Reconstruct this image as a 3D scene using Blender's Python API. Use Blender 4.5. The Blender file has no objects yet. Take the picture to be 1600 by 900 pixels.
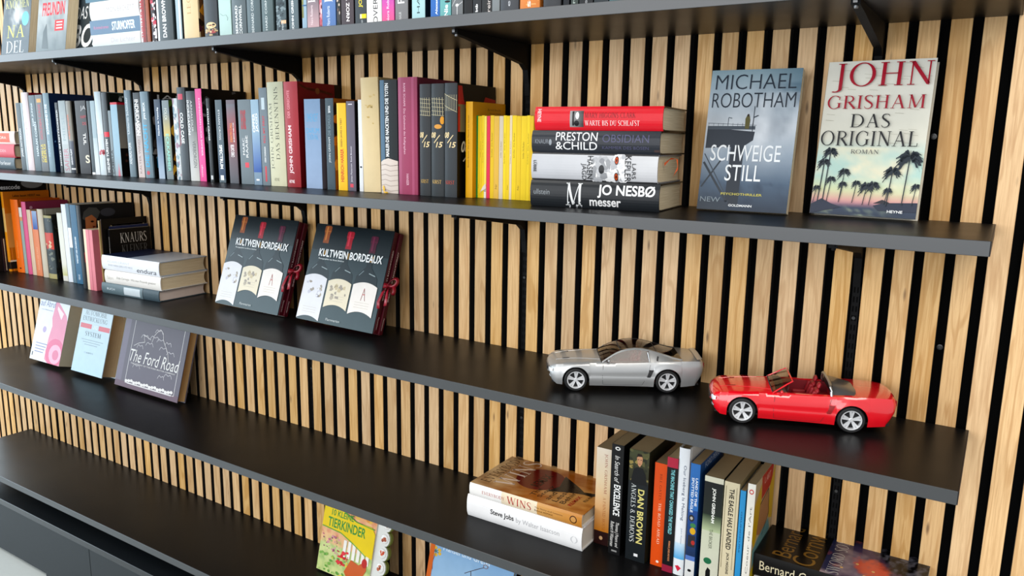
import bpy, math, random
import numpy as np
from mathutils import Matrix, Vector
random.seed(7)
SC = bpy.context.scene
COL = SC.collection
ZOFF = 1165.0                      # floor to top of the main shelf, mm
def W(x, y, z): return Vector((x/1000, y/1000, (z+ZOFF)/1000))
def lin(c):
    c = c.lstrip('#'); v = [int(c[i:i+2], 16)/255 for i in (0, 2, 4)]
    return tuple(x/12.92 if x <= .04045 else ((x+.055)/1.055)**2.4 for x in v)

# ------------------------------------------------------------- camera
CP = np.array([172.312, -1287.81, 103.105]); F = 1217.15
YAW, PIT, ROL = .5613, .1859, -.0163
cy, sy = math.cos(YAW), math.sin(YAW)
_f = np.array([-sy*math.cos(PIT), cy*math.cos(PIT), -math.sin(PIT)])
_r = np.array([cy, sy, 0.]); _d = np.cross(_f, _r)
c_, s_ = math.cos(ROL), math.sin(ROL)
_r, _d = c_*_r+s_*_d, -s_*_r+c_*_d
RM = np.array([_r, _d, _f])
cd = bpy.data.cameras.new('camera'); cam = bpy.data.objects.new('camera', cd); COL.objects.link(cam)
cd.sensor_width = 36; cd.lens = F*36/1600; cd.clip_start = .02; cd.clip_end = 100
M = Matrix.Identity(4)
for i in range(3): M[i][0] = _r[i]; M[i][1] = -_d[i]; M[i][2] = -_f[i]
M.translation = W(*CP); cam.matrix_world = M
SC.camera = cam
# ------------------------------------------------------------- world, lights, exposure
wd = bpy.data.worlds.new('world'); SC.world = wd; wd.use_nodes = True
bg = wd.node_tree.nodes['Background']; bg.inputs[0].default_value = (.93, .96, 1.0, 1); bg.inputs[1].default_value = .68
def area(name, loc, look, sx, sy_, power, col):
    l = bpy.data.lights.new(name, 'AREA'); l.shape = 'RECTANGLE'; l.size = sx; l.size_y = sy_; l.energy = power; l.color = col
    o = bpy.data.objects.new(name, l); COL.objects.link(o); o.location = loc
    o.rotation_euler = (Vector(look)-Vector(loc)).to_track_quat('-Z', 'Y').to_euler(); return o
area('shop_window_light', (-6.2, -2.0, 1.55), (-1.0, -2.0, 1.2), 9.2, 2.6, 340, (.74, .89, 1.0))
area('shop_front_light', (-1.2, -5.2, 1.9), (-1.0, 0, 1.1), 6.0, 2.6, 160, (.97, .98, 1.0))
area('ceiling_panel_light', (-1.6, -1.9, 3.1), (-1.4, -.6, .9), 1.2, 1.2, 20, (1.0, .96, .9))
area('ceiling_panel_light', (1.2, -1.7, 3.1), (.5, -.2, .9), 1.2, 1.2, 34, (1.0, .92, .82))
SC.view_settings.view_transform = 'Standard'; SC.view_settings.look = 'None'
SC.view_settings.gamma = 1; SC.view_settings.use_curve_mapping = False
SC.view_settings.exposure = .18

# ------------------------------------------------------------- materials
def nodes(name):
    m = bpy.data.materials.new(name); m.use_nodes = True
    nt = m.node_tree; return m, nt, nt.nodes['Principled BSDF']
_mc = {}
def mat(name, col, rough=.5, metal=0, spec=.5, coat=0, noise=0, trans=0, bump=0):
    if name in _mc: return _mc[name]
    m, nt, b = nodes(name); c = lin(col) if isinstance(col, str) else col
    b.inputs['Base Color'].default_value = (*c, 1); b.inputs['Roughness'].default_value = rough
    b.inputs['Metallic'].default_value = metal; b.inputs['Specular IOR Level'].default_value = spec
    b.inputs['Coat Weight'].default_value = coat; b.inputs['Transmission Weight'].default_value = trans
    if noise or bump:
        tc = nt.nodes.new('ShaderNodeTexCoord'); n = nt.nodes.new('ShaderNodeTexNoise'); n.inputs['Scale'].default_value = 60
        n.inputs['Detail'].default_value = 6; nt.links.new(tc.outputs['Object'], n.inputs['Vector'])
        if noise:
            mr = nt.nodes.new('ShaderNodeMapRange'); mr.inputs[3].default_value = 1-noise; mr.inputs[4].default_value = 1+noise
            mx = nt.nodes.new('ShaderNodeMix'); mx.data_type = 'RGBA'; mx.blend_type = 'MULTIPLY'; mx.inputs[0].default_value = 1
            mx.inputs[6].default_value = (*c, 1); nt.links.new(n.outputs[0], mr.inputs[0]); nt.links.new(mr.outputs[0], mx.inputs[7])
            nt.links.new(mx.outputs[2], b.inputs['Base Color'])
        if bump:
            bp = nt.nodes.new('ShaderNodeBump'); bp.inputs['Strength'].default_value = bump; bp.inputs['Distance'].default_value = .0006
            nt.links.new(n.outputs[0], bp.inputs['Height']); nt.links.new(bp.outputs[0], b.inputs['Normal'])
    _mc[name] = m; return m
def printed(name, rough, spec=.4):     # printed paper: colours live in the mesh's colour attribute
    m, nt, b = nodes(name); a = nt.nodes.new('ShaderNodeAttribute'); a.attribute_name = 'print'
    tc = nt.nodes.new('ShaderNodeTexCoord'); n = nt.nodes.new('ShaderNodeTexNoise'); n.inputs['Scale'].default_value = 45; n.inputs['Detail'].default_value = 5
    mr = nt.nodes.new('ShaderNodeMapRange'); mr.inputs[3].default_value = .82; mr.inputs[4].default_value = .95
    mx = nt.nodes.new('ShaderNodeMix'); mx.data_type = 'RGBA'; mx.blend_type = 'MULTIPLY'; mx.inputs[0].default_value = 1
    nt.links.new(tc.outputs['Object'], n.inputs['Vector']); nt.links.new(n.outputs[0], mr.inputs[0])
    gm = nt.nodes.new('ShaderNodeGamma'); gm.inputs[1].default_value = 1.25; nt.links.new(a.outputs['Color'], gm.inputs[0]); nt.links.new(gm.outputs[0], mx.inputs[6]); nt.links.new(mr.outputs[0], mx.inputs[7]); nt.links.new(mx.outputs[2], b.inputs['Base Color'])
    b.inputs['Roughness'].default_value = rough; b.inputs['Specular IOR Level'].default_value = spec
    return m
PRINT = printed('printed_paper', .42, .2); GLOSS = printed('glossy_print', .24, .2)
def oak():
    m, nt, b = nodes('oak_veneer'); N = nt.nodes.new; L = nt.links.new
    tc = N('ShaderNodeTexCoord'); oi = N('ShaderNodeObjectInfo')
    mul = N('ShaderNodeMath'); mul.operation = 'MULTIPLY'; mul.inputs[1].default_value = 37.0; L(oi.outputs['Random'], mul.inputs[0])
    cb = N('ShaderNodeCombineXYZ'); L(mul.outputs[0], cb.inputs[0]); L(mul.outputs[0], cb.inputs[2])
    add = N('ShaderNodeVectorMath'); add.operation = 'ADD'; L(tc.outputs['Object'], add.inputs[0]); L(cb.outputs[0], add.inputs[1])
    mp = N('ShaderNodeMapping'); mp.inputs['Scale'].default_value = (200, 60, 7); L(add.outputs[0], mp.inputs[0])
    fine = N('ShaderNodeTexNoise'); fine.inputs['Scale'].default_value = 1.6; fine.inputs['Detail'].default_value = 5; fine.inputs['Roughness'].default_value = .65; L(mp.outputs[0], fine.inputs['Vector'])
    mp2 = N('ShaderNodeMapping'); mp2.inputs['Scale'].default_value = (34, 10, 3.2); L(add.outputs[0], mp2.inputs[0])
    big = N('ShaderNodeTexNoise'); big.inputs['Scale'].default_value = 1.0; big.inputs['Detail'].default_value = 2; big.inputs['Distortion'].default_value = .8; L(mp2.outputs[0], big.inputs['Vector'])
    wv = N('ShaderNodeMath'); wv.operation = 'MULTIPLY'; wv.inputs[1].default_value = 26; L(big.outputs[0], wv.inputs[0])
    sn = N('ShaderNodeMath'); sn.operation = 'SINE'; L(wv.outputs[0], sn.inputs[0])
    r1 = N('ShaderNodeMapRange'); r1.inputs[1].default_value = .35; r1.inputs[2].default_value = .95; L(sn.outputs[0], r1.inputs[0]); 
    ramp = N('ShaderNodeValToRGB'); e = ramp.color_ramp.elements
    e[0].position = .25; e[0].color = (*lin('ba8c56'), 1); e[1].position = .60; e[1].color = (*lin('dcb57f'), 1); L(fine.outputs[0], ramp.inputs[0])
    m1 = N('ShaderNodeMix'); m1.data_type = 'RGBA'; m1.blend_type = 'MIX'; L(ramp.outputs[0], m1.inputs[6]); m1.inputs[7].default_value = (*lin('b6874e'), 1)
    k = N('ShaderNodeMath'); k.operation = 'MULTIPLY'; k.inputs[1].default_value = .55; L(r1.outputs[0], k.inputs[0]); L(k.outputs[0], m1.inputs[0])
    # knots
    mp3 = N('ShaderNodeMapping'); mp3.inputs['Scale'].default_value = (38, 10, 9); L(add.outputs[0], mp3.inputs[0])
    vo = N('ShaderNodeTexVoronoi'); vo.inputs['Scale'].default_value = 1.0; L(mp3.outputs[0], vo.inputs['Vector'])
    kr = N('ShaderNodeMapRange'); kr.inputs[1].default_value = .04; kr.inputs[2].default_value = .12; kr.inputs[3].default_value = .75; kr.inputs[4].default_value = 0; L(vo.outputs['Distance'], kr.inputs[0])
    m2 = N('ShaderNodeMix'); m2.data_type = 'RGBA'; L(kr.outputs[0], m2.inputs[0]); L(m1.outputs[2], m2.inputs[6]); m2.inputs[7].default_value = (*lin('5d3d20'), 1)
    hs = N('ShaderNodeHueSaturation'); rr = N('ShaderNodeMapRange'); rr.inputs[3].default_value = .88; rr.inputs[4].default_value = 1.1; L(oi.outputs['Random'], rr.inputs[0]); L(rr.outputs[0], hs.inputs['Value'])
    wn = N('ShaderNodeTexWhiteNoise'); wn.noise_dimensions = '1D'; L(mul.outputs[0], wn.inputs['W'])
    r2 = N('ShaderNodeMapRange'); r2.inputs[3].default_value = .88; r2.inputs[4].default_value = 1.12; L(wn.outputs[0], r2.inputs[0]); L(r2.outputs[0], hs.inputs['Saturation'])
    L(m2.outputs[2], hs.inputs['Color']); L(hs.outputs[0], b.inputs['Base Color'])
    b.inputs['Roughness'].default_value = .5; b.inputs['Specular IOR Level'].default_value = .35
    bp = N('ShaderNodeBump'); bp.inputs['Strength'].default_value = .25; bp.inputs['Distance'].default_value = .0004; L(fine.outputs[0], bp.inputs['Height']); L(bp.outputs[0], b.inputs['Normal'])
    return m
OAK = oak()
def paper_edge():
    m, nt, b = nodes('page_edges'); N = nt.nodes.new; L = nt.links.new
    tc = N('ShaderNodeTexCoord'); oi = N('ShaderNodeObjectInfo')
    mp = N('ShaderNodeMapping'); mp.inputs['Scale'].default_value = (2600, 14, 14); L(tc.outputs['Object'], mp.inputs[0])
    n = N('ShaderNodeTexNoise'); n.inputs['Scale'].default_value = 1; n.inputs['Detail'].default_value = 3; L(mp.outputs[0], n.inputs['Vector'])
    r = N('ShaderNodeValToRGB'); e = r.color_ramp.elements; e[0].position = .3; e[0].color = (*lin('c2ae88'), 1); e[1].position = .7; e[1].color = (*lin('e8dabb'), 1); L(n.outputs[0], r.inputs[0])
    hs = N('ShaderNodeHueSaturation'); rr = N('ShaderNodeMapRange'); rr.inputs[3].default_value = .85; rr.inputs[4].default_value = 1.08; L(oi.outputs['Random'], rr.inputs[0]); L(rr.outputs[0], hs.inputs['Value'])
    L(r.outputs[0], hs.inputs['Color']); L(hs.outputs[0], b.inputs['Base Color']); b.inputs['Roughness'].default_value = .85
    return m
PAGES = paper_edge()
def shelf_mat():
    m, nt, b = nodes('anthracite_laminate'); N = nt.nodes.new; L = nt.links.new
    tc = N('ShaderNodeTexCoord'); n = N('ShaderNodeTexNoise'); n.inputs['Scale'].default_value = 900; n.inputs['Detail'].default_value = 2; L(tc.outputs['Object'], n.inputs['Vector'])
    n2 = N('ShaderNodeTexNoise'); n2.inputs['Scale'].default_value = 9; n2.inputs['Detail'].default_value = 5; L(tc.outputs['Object'], n2.inputs['Vector'])
    r = N('ShaderNodeMapRange'); r.inputs[3].default_value = .3; r.inputs[4].default_value = .42; L(n2.outputs[0], r.inputs[0]); L(r.outputs[0], b.inputs['Roughness'])
    b.inputs['Base Color'].default_value = (*lin('0c0c0d'), 1); b.inputs['Specular IOR Level'].default_value = .17
    bp = N('ShaderNodeBump'); bp.inputs['Strength'].default_value = .12; bp.inputs['Distance'].default_value = .0002; L(n.outputs[0], bp.inputs['Height']); L(bp.outputs[0], b.inputs['Normal'])
    return m
SHELF = shelf_mat()
EDGE = mat('anthracite_edge_band', '282b2d', .36, spec=.75, noise=.05)
BLACKM = mat('black_powder_coat', '070708', .6, spec=.12)
FELT = mat('black_felt', '060606', .95, spec=.1)
CHROME = mat('worn_steel', '6a6a6a', .35, 1)
RED_RIB = mat('red_satin_ribbon', '8e0f22', .35)

# ------------------------------------------------------------- mesh helpers
MM = .001
def link(name, me, parent=None, mats=None, mw=None):
    o = bpy.data.objects.new(name, me); COL.objects.link(o)
    if parent: o.parent = parent
    if mats:
        for m in (mats if isinstance(mats, (list, tuple)) else [mats]): me.materials.append(m)
    if mw is not None: o.matrix_local = mw
    return o
def mesh(name, vs, fs, mi=None, smooth=False, cols=None):
    me = bpy.data.meshes.new(name); me.from_pydata([tuple(MM*c for c in v) for v in vs], [], fs)
    if mi: me.polygons.foreach_set('material_index', mi)
    if smooth: me.polygons.foreach_set('use_smooth', [True]*len(fs))
    if cols:                      # one colour per face
        at = me.color_attributes.new('print', 'FLOAT_COLOR', 'CORNER'); buf = []
        for p, c in zip(me.polygons, cols):
            if isinstance(c[0], (tuple, list)):
                for q in c: buf += [*q, 1]
            else: buf += [*c, 1]*p.loop_total
        at.data.foreach_set('color', buf)
    return me
class MB:
    def __init__(s): s.v = []; s.f = []; s.m = []
    def box(s, x0, x1, y0, y1, z0, z1, m=0, M=None):
        b = len(s.v); pts = [(x0,y0,z0),(x1,y0,z0),(x1,y1,z0),(x0,y1,z0),(x0,y0,z1),(x1,y0,z1),(x1,y1,z1),(x0,y1,z1)]
        if M: pts = [tuple(M @ Vector(p)) for p in pts]
        s.v += pts
        for q in ((0,3,2,1),(4,5,6,7),(0,1,5,4),(1,2,6,5),(2,3,7,6),(3,0,4,7)): s.f.append([b+i for i in q]); s.m.append(m)
        return s
    def bbox(s, x0, x1, y0, y1, z0, z1, r=.8, m=0, mt=None):   # box with all edges chamfered
        b = len(s.v); X = (x0, x1); Y = (y0, y1); Z = (z0, z1)
        idx = {}
        for i in (0, 1):
            for j in (0, 1):
                for k in (0, 1):
                    sx = 1-2*i; sy2 = 1-2*j; sz = 1-2*k
                    for a in range(3):
                        p = [X[i]+sx*r, Y[j]+sy2*r, Z[k]+sz*r]; p[a] = (X[i], Y[j], Z[k])[a]
                        idx[i, j, k, a] = len(s.v); s.v.append(tuple(p))
        def q(*ks): s.f.append([idx[t] for t in ks]); s.m.append(m)
        for i in (0, 1): q(*[(i, j, k, 0) for j, k in ((0,0),(1,0),(1,1),(0,1))][::(1 if i else -1)])
        for j in (0, 1): q(*[(i, j, k, 1) for i, k in ((0,0),(1,0),(1,1),(0,1))][::(-1 if j else 1)])
        for k in (0, 1): q(*[(i, j, k, 2) for i, j in ((0,0),(1,0),(1,1),(0,1))][::(1 if k else -1)])
        for i in (0, 1):
            for j in (0, 1): q((i,j,0,0),(i,j,1,0),(i,j,1,1),(i,j,0,1))
            for k in (0, 1): q((i,0,k,0),(i,1,k,0),(i,1,k,2),(i,0,k,2))
            for j in (0, 1):
                for k in (0, 1): s.f.append([idx[i,j,k,0], idx[i,j,k,1], idx[i,j,k,2]]); s.m.append(m)
        for j in (0, 1):
            for k in (0, 1): q((0,j,k,1),(1,j,k,1),(1,j,k,2),(0,j,k,2))
        return s
    def prism(s, pts, axis, a, b, m=0):      # closed outline pts (p,q) extruded along axis
        n = len(pts); B = len(s.v)
        def P(p, q, t): return {'x': (t, p, q), 'y': (p, t, q), 'z': (p, q, t)}[axis]
        for t in (a, b): s.v += [P(p, q, t) for p, q in pts]
        s.f.append([B+i for i in range(n)][::-1]); s.m.append(m); s.f.append([B+n+i for i in range(n)]); s.m.append(m)
        for i in range(n): j = (i+1) % n; s.f.append([B+i, B+j, B+n+j, B+n+i]); s.m.append(m)
        return s
    def lathe(s, prof, axis='y', n=32, c=(0,0,0), m=0, close=False):  # prof: (radius, along)
        B = len(s.v); k = len(prof)
        for i in range(n):
            a = 2*math.pi*i/n
            for r, h in prof:
                p, q = r*math.cos(a), r*math.sin(a)
                v = {'x': (h, p, q), 'y': (p, h, q), 'z': (p, q, h)}[axis]; s.v.append((v[0]+c[0], v[1]+c[1], v[2]+c[2]))
        for i in range(n):
            j = (i+1) % n
            for t in range(k if close else k-1):
                u = (t+1) % k; s.f.append([B+i*k+t, B+j*k+t, B+j*k+u, B+i*k+u]); s.m.append(m)
        return s
    def tube(s, pts, r, n=8, m=0, flat=None):
        B = len(s.v); P = [Vector(p) for p in pts]
        for i, p in enumerate(P):
            t = (P[min(i+1, len(P)-1)]-P[max(i-1, 0)]).normalized()
            a = t.cross(Vector((0, 0, 1)) if abs(t.z) < .9 else Vector((1, 0, 0))).normalized(); b = t.cross(a)
            rr = r[i] if isinstance(r, (list, tuple)) else r
            for k in range(n):
                w = 2*math.pi*k/n; s.v.append(tuple(p+a*math.cos(w)*rr+b*math.sin(w)*rr*(flat or 1)))
        for i in range(len(P)-1):
            for k in range(n): s.f.append([B+i*n+k, B+i*n+(k+1) % n, B+(i+1)*n+(k+1) % n, B+(i+1)*n+k]); s.m.append(m)
        s.f.append([B+k for k in range(n)][::-1]); s.m.append(m); s.f.append([B+(len(P)-1)*n+k for k in range(n)]); s.m.append(m)
        return s
    def grid(s, rows, m=0, mfun=None):
        B = len(s.v); n = len(rows[0])
        for r in rows: s.v += [tuple(p) for p in r]
        for i in range(len(rows)-1):
            for j in range(n-1):
                mm = mfun(i, j) if mfun else m
                if mm is None: continue
                s.f.append([B+i*n+j, B+i*n+j+1, B+(i+1)*n+j+1, B+(i+1)*n+j]); s.m.append(mm)
        return s
    def me(s, name, smooth=False): return mesh(name, s.v, s.f, s.m, smooth)
def tag(o, label=None, cat=None, group=None, kind=None):
    for k, v in (('label', label), ('category', cat), ('group', group), ('kind', kind)):
        if v: o[k] = v
    return o
def empty(name, mw): 
    o = bpy.data.objects.new(name, None); COL.objects.link(o); o.matrix_world = mw; o.empty_display_size = .02; return o
def sharp(o, ang=35):
    me = o.data
    me.polygons.foreach_set('use_smooth', [True]*len(me.polygons))
    import bmesh
    bm = bmesh.new(); bm.from_mesh(me); bmesh.ops.recalc_face_normals(bm, faces=bm.faces)
    for e in bm.edges:
        if len(e.link_faces) == 2 and e.calc_face_angle(0) > math.radians(ang): e.smooth = False
        if len(e.link_faces) != 2: e.smooth = False
    bm.to_mesh(me); bm.free(); return o

# ------------------------------------------------------------- lettering
_gc = {}
def bfont(s, bold=0, ital=0, space=1.0):
    k = (s, bold, ital)
    if k in _gc: return _gc[k]
    cu = bpy.data.curves.new('t', 'FONT'); cu.body = s; cu.size = 1; cu.resolution_u = 4 if len(s) < 13 else 2; cu.offset = bold; cu.shear = ital; cu.space_character = space
    ob = bpy.data.objects.new('t', cu); COL.objects.link(ob); bpy.context.view_layer.update()
    dg = bpy.context.evaluated_depsgraph_get(); me = bpy.data.meshes.new_from_object(ob.evaluated_get(dg))
    vs = [(v.co.x, v.co.y) for v in me.vertices]; fs = [list(p.vertices) for p in me.polygons]
    COL.objects.unlink(ob); bpy.data.objects.remove(ob); bpy.data.curves.remove(cu); bpy.data.meshes.remove(me)
    _gc[k] = (vs, fs); return _gc[k]
# a small roman (serif) alphabet drawn as thick stems, thin strokes and serifs
TK, TN = .125, .042
def _quad(a, b, w): 
    dx, dy = b[0]-a[0], b[1]-a[1]; l = math.hypot(dx, dy) or 1; nx, ny = -dy/l*w/2, dx/l*w/2
    return [(a[0]+nx, a[1]+ny), (a[0]-nx, a[1]-ny), (b[0]-nx, b[1]-ny), (b[0]+nx, b[1]+ny)]
def _stem(x, y0=0, y1=1, w=TK): return [[(x-w/2, y0), (x+w/2, y0), (x+w/2, y1), (x-w/2, y1)]]
def _ser(x, y, w=.3): 
    h = .035; return [[(x-w/2, y-h/2+ (h/2 if y < .5 else -h/2)), (x+w/2, y-h/2+(h/2 if y < .5 else -h/2)), (x+w/2, y+h/2+(h/2 if y < .5 else -h/2)), (x-w/2, y+h/2+(h/2 if y < .5 else -h/2))]]
def _arc(cx, cy_, rx, ry, a0, a1, n=14, tk=TK, tn=TN):
    out = []; P = []
    for i in range(n+1):
        a = math.radians(a0+(a1-a0)*i/n); ca, sa = math.cos(a), math.sin(a)
        P.append(((cx+rx*ca, cy_+ry*sa), (cx+(rx-tk)*ca, cy_+(ry-tn)*sa)))
    for i in range(n): out.append([P[i][0], P[i+1][0], P[i+1][1], P[i][1]])
    return out
def _st(x, ser=.28): return _stem(x)+_ser(x, 0, ser)+_ser(x, 1, ser)
GL = {
 'I': (.34, _st(.17)), 'H': (.86, _st(.17)+_st(.69)+[_quad((.17,.52),(.69,.52),TN)]),
 'J': (.42, _stem(.24,-.12)+_ser(.24,1,.28)+_arc(.06,-.1,.245,.16,0,-120,8)),
 'O': (.98, _arc(.49,.5,.45,.52,0,360,26)), 'Q': (.98, _arc(.49,.5,.45,.52,0,360,26)+[_quad((.5,.05),(.95,-.2),.1)]),
 'C': (.84, _arc(.47,.5,.43,.52,48,312,20)+[[(.72,.68),(.78,.68),(.78,.97),(.73,.9)]]),
 'G': (.92, _arc(.47,.5,.43,.52,48,312,20)+_stem(.76,.08,.42)+_ser(.76,.42,.26)+[[(.72,.68),(.78,.68),(.78,.97),(.73,.9)]]),
 'D': (.92, _st(.17)+_arc(.34,.5,.52,.5,-90,90,16)+[_quad((.1,.979),(.36,.979),TN),_quad((.1,.021),(.36,.021),TN)]),
 'R': (.78, _st(.17)+_arc(.34,.745,.32,.255,-90,90,12,.11)+[_quad((.17,.979),(.36,.979),TN),_quad((.17,.51),(.36,.51),TN),_quad((.36,.5),(.74,0),TK)]+_ser(.7,0,.2)),
 'P': (.68, _st(.17)+_arc(.34,.735,.3,.265,-90,90,12,.11)+[_quad((.17,.979),(.36,.979),TN),_quad((.17,.49),(.36,.49),TN)]),
 'B': (.72, _st(.17)+_arc(.34,.76,.26,.24,-90,90,10,.1)+_arc(.34,.26,.33,.26,-90,90,10,.11)+[_quad((.17,.979),(.36,.979),TN),_quad((.17,.52),(.36,.52),TN),_quad((.17,.021),(.36,.021),TN)]),
 'A': (.86, [_quad((.12,0),(.42,1),TN*1.1),_quad((.41,1),(.72,0),TK),_quad((.24,.36),(.6,.36),TN)]+_ser(.12,0,.24)+_ser(.72,0,.28)),
 'V': (.82, [_quad((.12,1),(.42,0),TK),_quad((.42,0),(.7,1),TN*1.1)]+_ser(.12,1,.28)+_ser(.7,1,.24)),
 'W': (1.2, [_quad((.12,1),(.38,0),TK),_quad((.38,0),(.6,1),TN),_quad((.58,1),(.84,0),TK),_quad((.84,0),(1.08,1),TN)]+_ser(.12,1,.28)+_ser(.6,1,.24)+_ser(1.08,1,.22)),
 'M': (1.06, [_quad((.17,0),(.19,1),TN*1.2),_quad((.19,1),(.5,.05),TK),_quad((.5,.05),(.84,1),TN)]+_stem(.88)+_ser(.17,0,.24)+_ser(.88,0,.28)+_ser(.88,1,.26)+_ser(.16,1,.2)),
 'N': (.9, [_quad((.17,0),(.17,1),TN*1.2),_quad((.17,.98),(.73,.04),TK),_quad((.73,0),(.73,1),TN*1.2)]+_ser(.17,0,.24)+_ser(.73,1,.24)+_ser(.14,1,.2)),
 'E': (.66, _st(.17)+[_quad((.17,.979),(.58,.979),TN),_quad((.17,.52),(.48,.52),TN),_quad((.17,.021),(.62,.021),TN),_quad((.57,.979),(.57,.82),.04),_quad((.61,.02),(.61,.2),.04),_quad((.47,.44),(.47,.6),.04)]),
 'F': (.62, _st(.17)+[_quad((.17,.979),(.58,.979),TN),_quad((.17,.52),(.46,.52),TN),_quad((.57,.979),(.57,.82),.04)]),
 'L': (.64, _st(.17)+[_quad((.17,.021),(.6,.021),TN),_quad((.59,.02),(.59,.22),.04)]),
 'T': (.74, _stem(.37)+_ser(.37,0,.28)+[_quad((.04,.979),(.7,.979),TN),_quad((.05,.979),(.05,.8),.04),_quad((.69,.979),(.69,.8),.04)]),
 'K': (.8, _st(.17)+[_quad((.22,.42),(.66,.99),TN),_quad((.36,.58),(.72,0),TK)]+_ser(.64,1,.22)+_ser(.72,0,.22)),
 'U': (.86, _stem(.17,.3)+_ser(.17,1)+_ser(.7,1,.24)+[_quad((.7,.3),(.7,1),TN*1.2)]+_arc(.425,.33,.3,.35,180,360,12,.08)),
 'Y': (.8, [_quad((.1,1),(.4,.45),TK),_quad((.4,.45),(.68,1),TN*1.2)]+_stem(.4,0,.5)+_ser(.4,0,.28)+_ser(.1,1,.26)+_ser(.68,1,.22)),
 'X': (.8, [_quad((.12,1),(.66,0),TK),_quad((.12,0),(.66,1),TN*1.2)]+_ser(.12,1,.24)+_ser(.66,1,.22)+_ser(.12,0,.22)+_ser(.66,0,.26)),
 'S': (.6, []), '&': (.9, _arc(.36,.75,.2,.25,0,360,12,.08)+_arc(.36,.27,.33,.29,60,330,14,.1)+[_quad((.25,.6),(.8,0),.1)]),
 'Z': (.7, [_quad((.08,.979),(.62,.979),TN),_quad((.58,.97),(.1,.03),TK),_quad((.08,.021),(.64,.021),TN)]), ' ': (.36, []), '.': (.25, [[(.06,0),(.17,0),(.17,.1),(.06,.1)]]),
}
_sp = [(.5,.84),(.46,.95),(.33,1.0),(.17,.97),(.08,.85),(.1,.7),(.22,.58),(.38,.46),(.5,.34),(.52,.18),(.43,.05),(.28,-.01),(.14,.03),(.07,.17)]
_sw = [.03,.04,.045,.07,.1,.12,.13,.13,.12,.1,.07,.045,.045,.03]
_sq = []
for _i in range(len(_sp)-1):
    a, b = _sp[_i], _sp[_i+1]; q = _quad(a, b, _sw[_i]); q2 = _quad(a, b, _sw[_i+1]); _sq.append([q[0], q[1], q2[2], q2[3]])
GL['S'] = (.6, _sq)
def serif(s, small=True):
    vs, fs, x = [], [], 0
    for ch in s:
        sc = 1.0
        if ch not in GL: ch2 = ch.upper(); sc = .78 if small else 1
        else: ch2 = ch
        if ch2 in 'ÄÖÜ': ch2 = {'Ä': 'A', 'Ö': 'O', 'Ü': 'U'}[ch2]
        if ch2 not in GL: ch2 = ' '
        w, polys = GL[ch2]
        for p in polys:
            b = len(vs); vs += [(x+a*sc, c*sc) for a, c in p]; fs.append(list(range(b, b+len(p))))
        x += (w+.06)*sc
    return vs, fs
def text_polys(s, font='b'):
    if font[0] == 's' and s.upper() == s: return serif(s)
    if font[0] == 's': font = 'n'+('i' if 'i' in font else '')
    return bfont(s, {'b': .022, 'n': 0, 'l': -.012}.get(font[0], 0), .25 if 'i' in font else 0)

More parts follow.
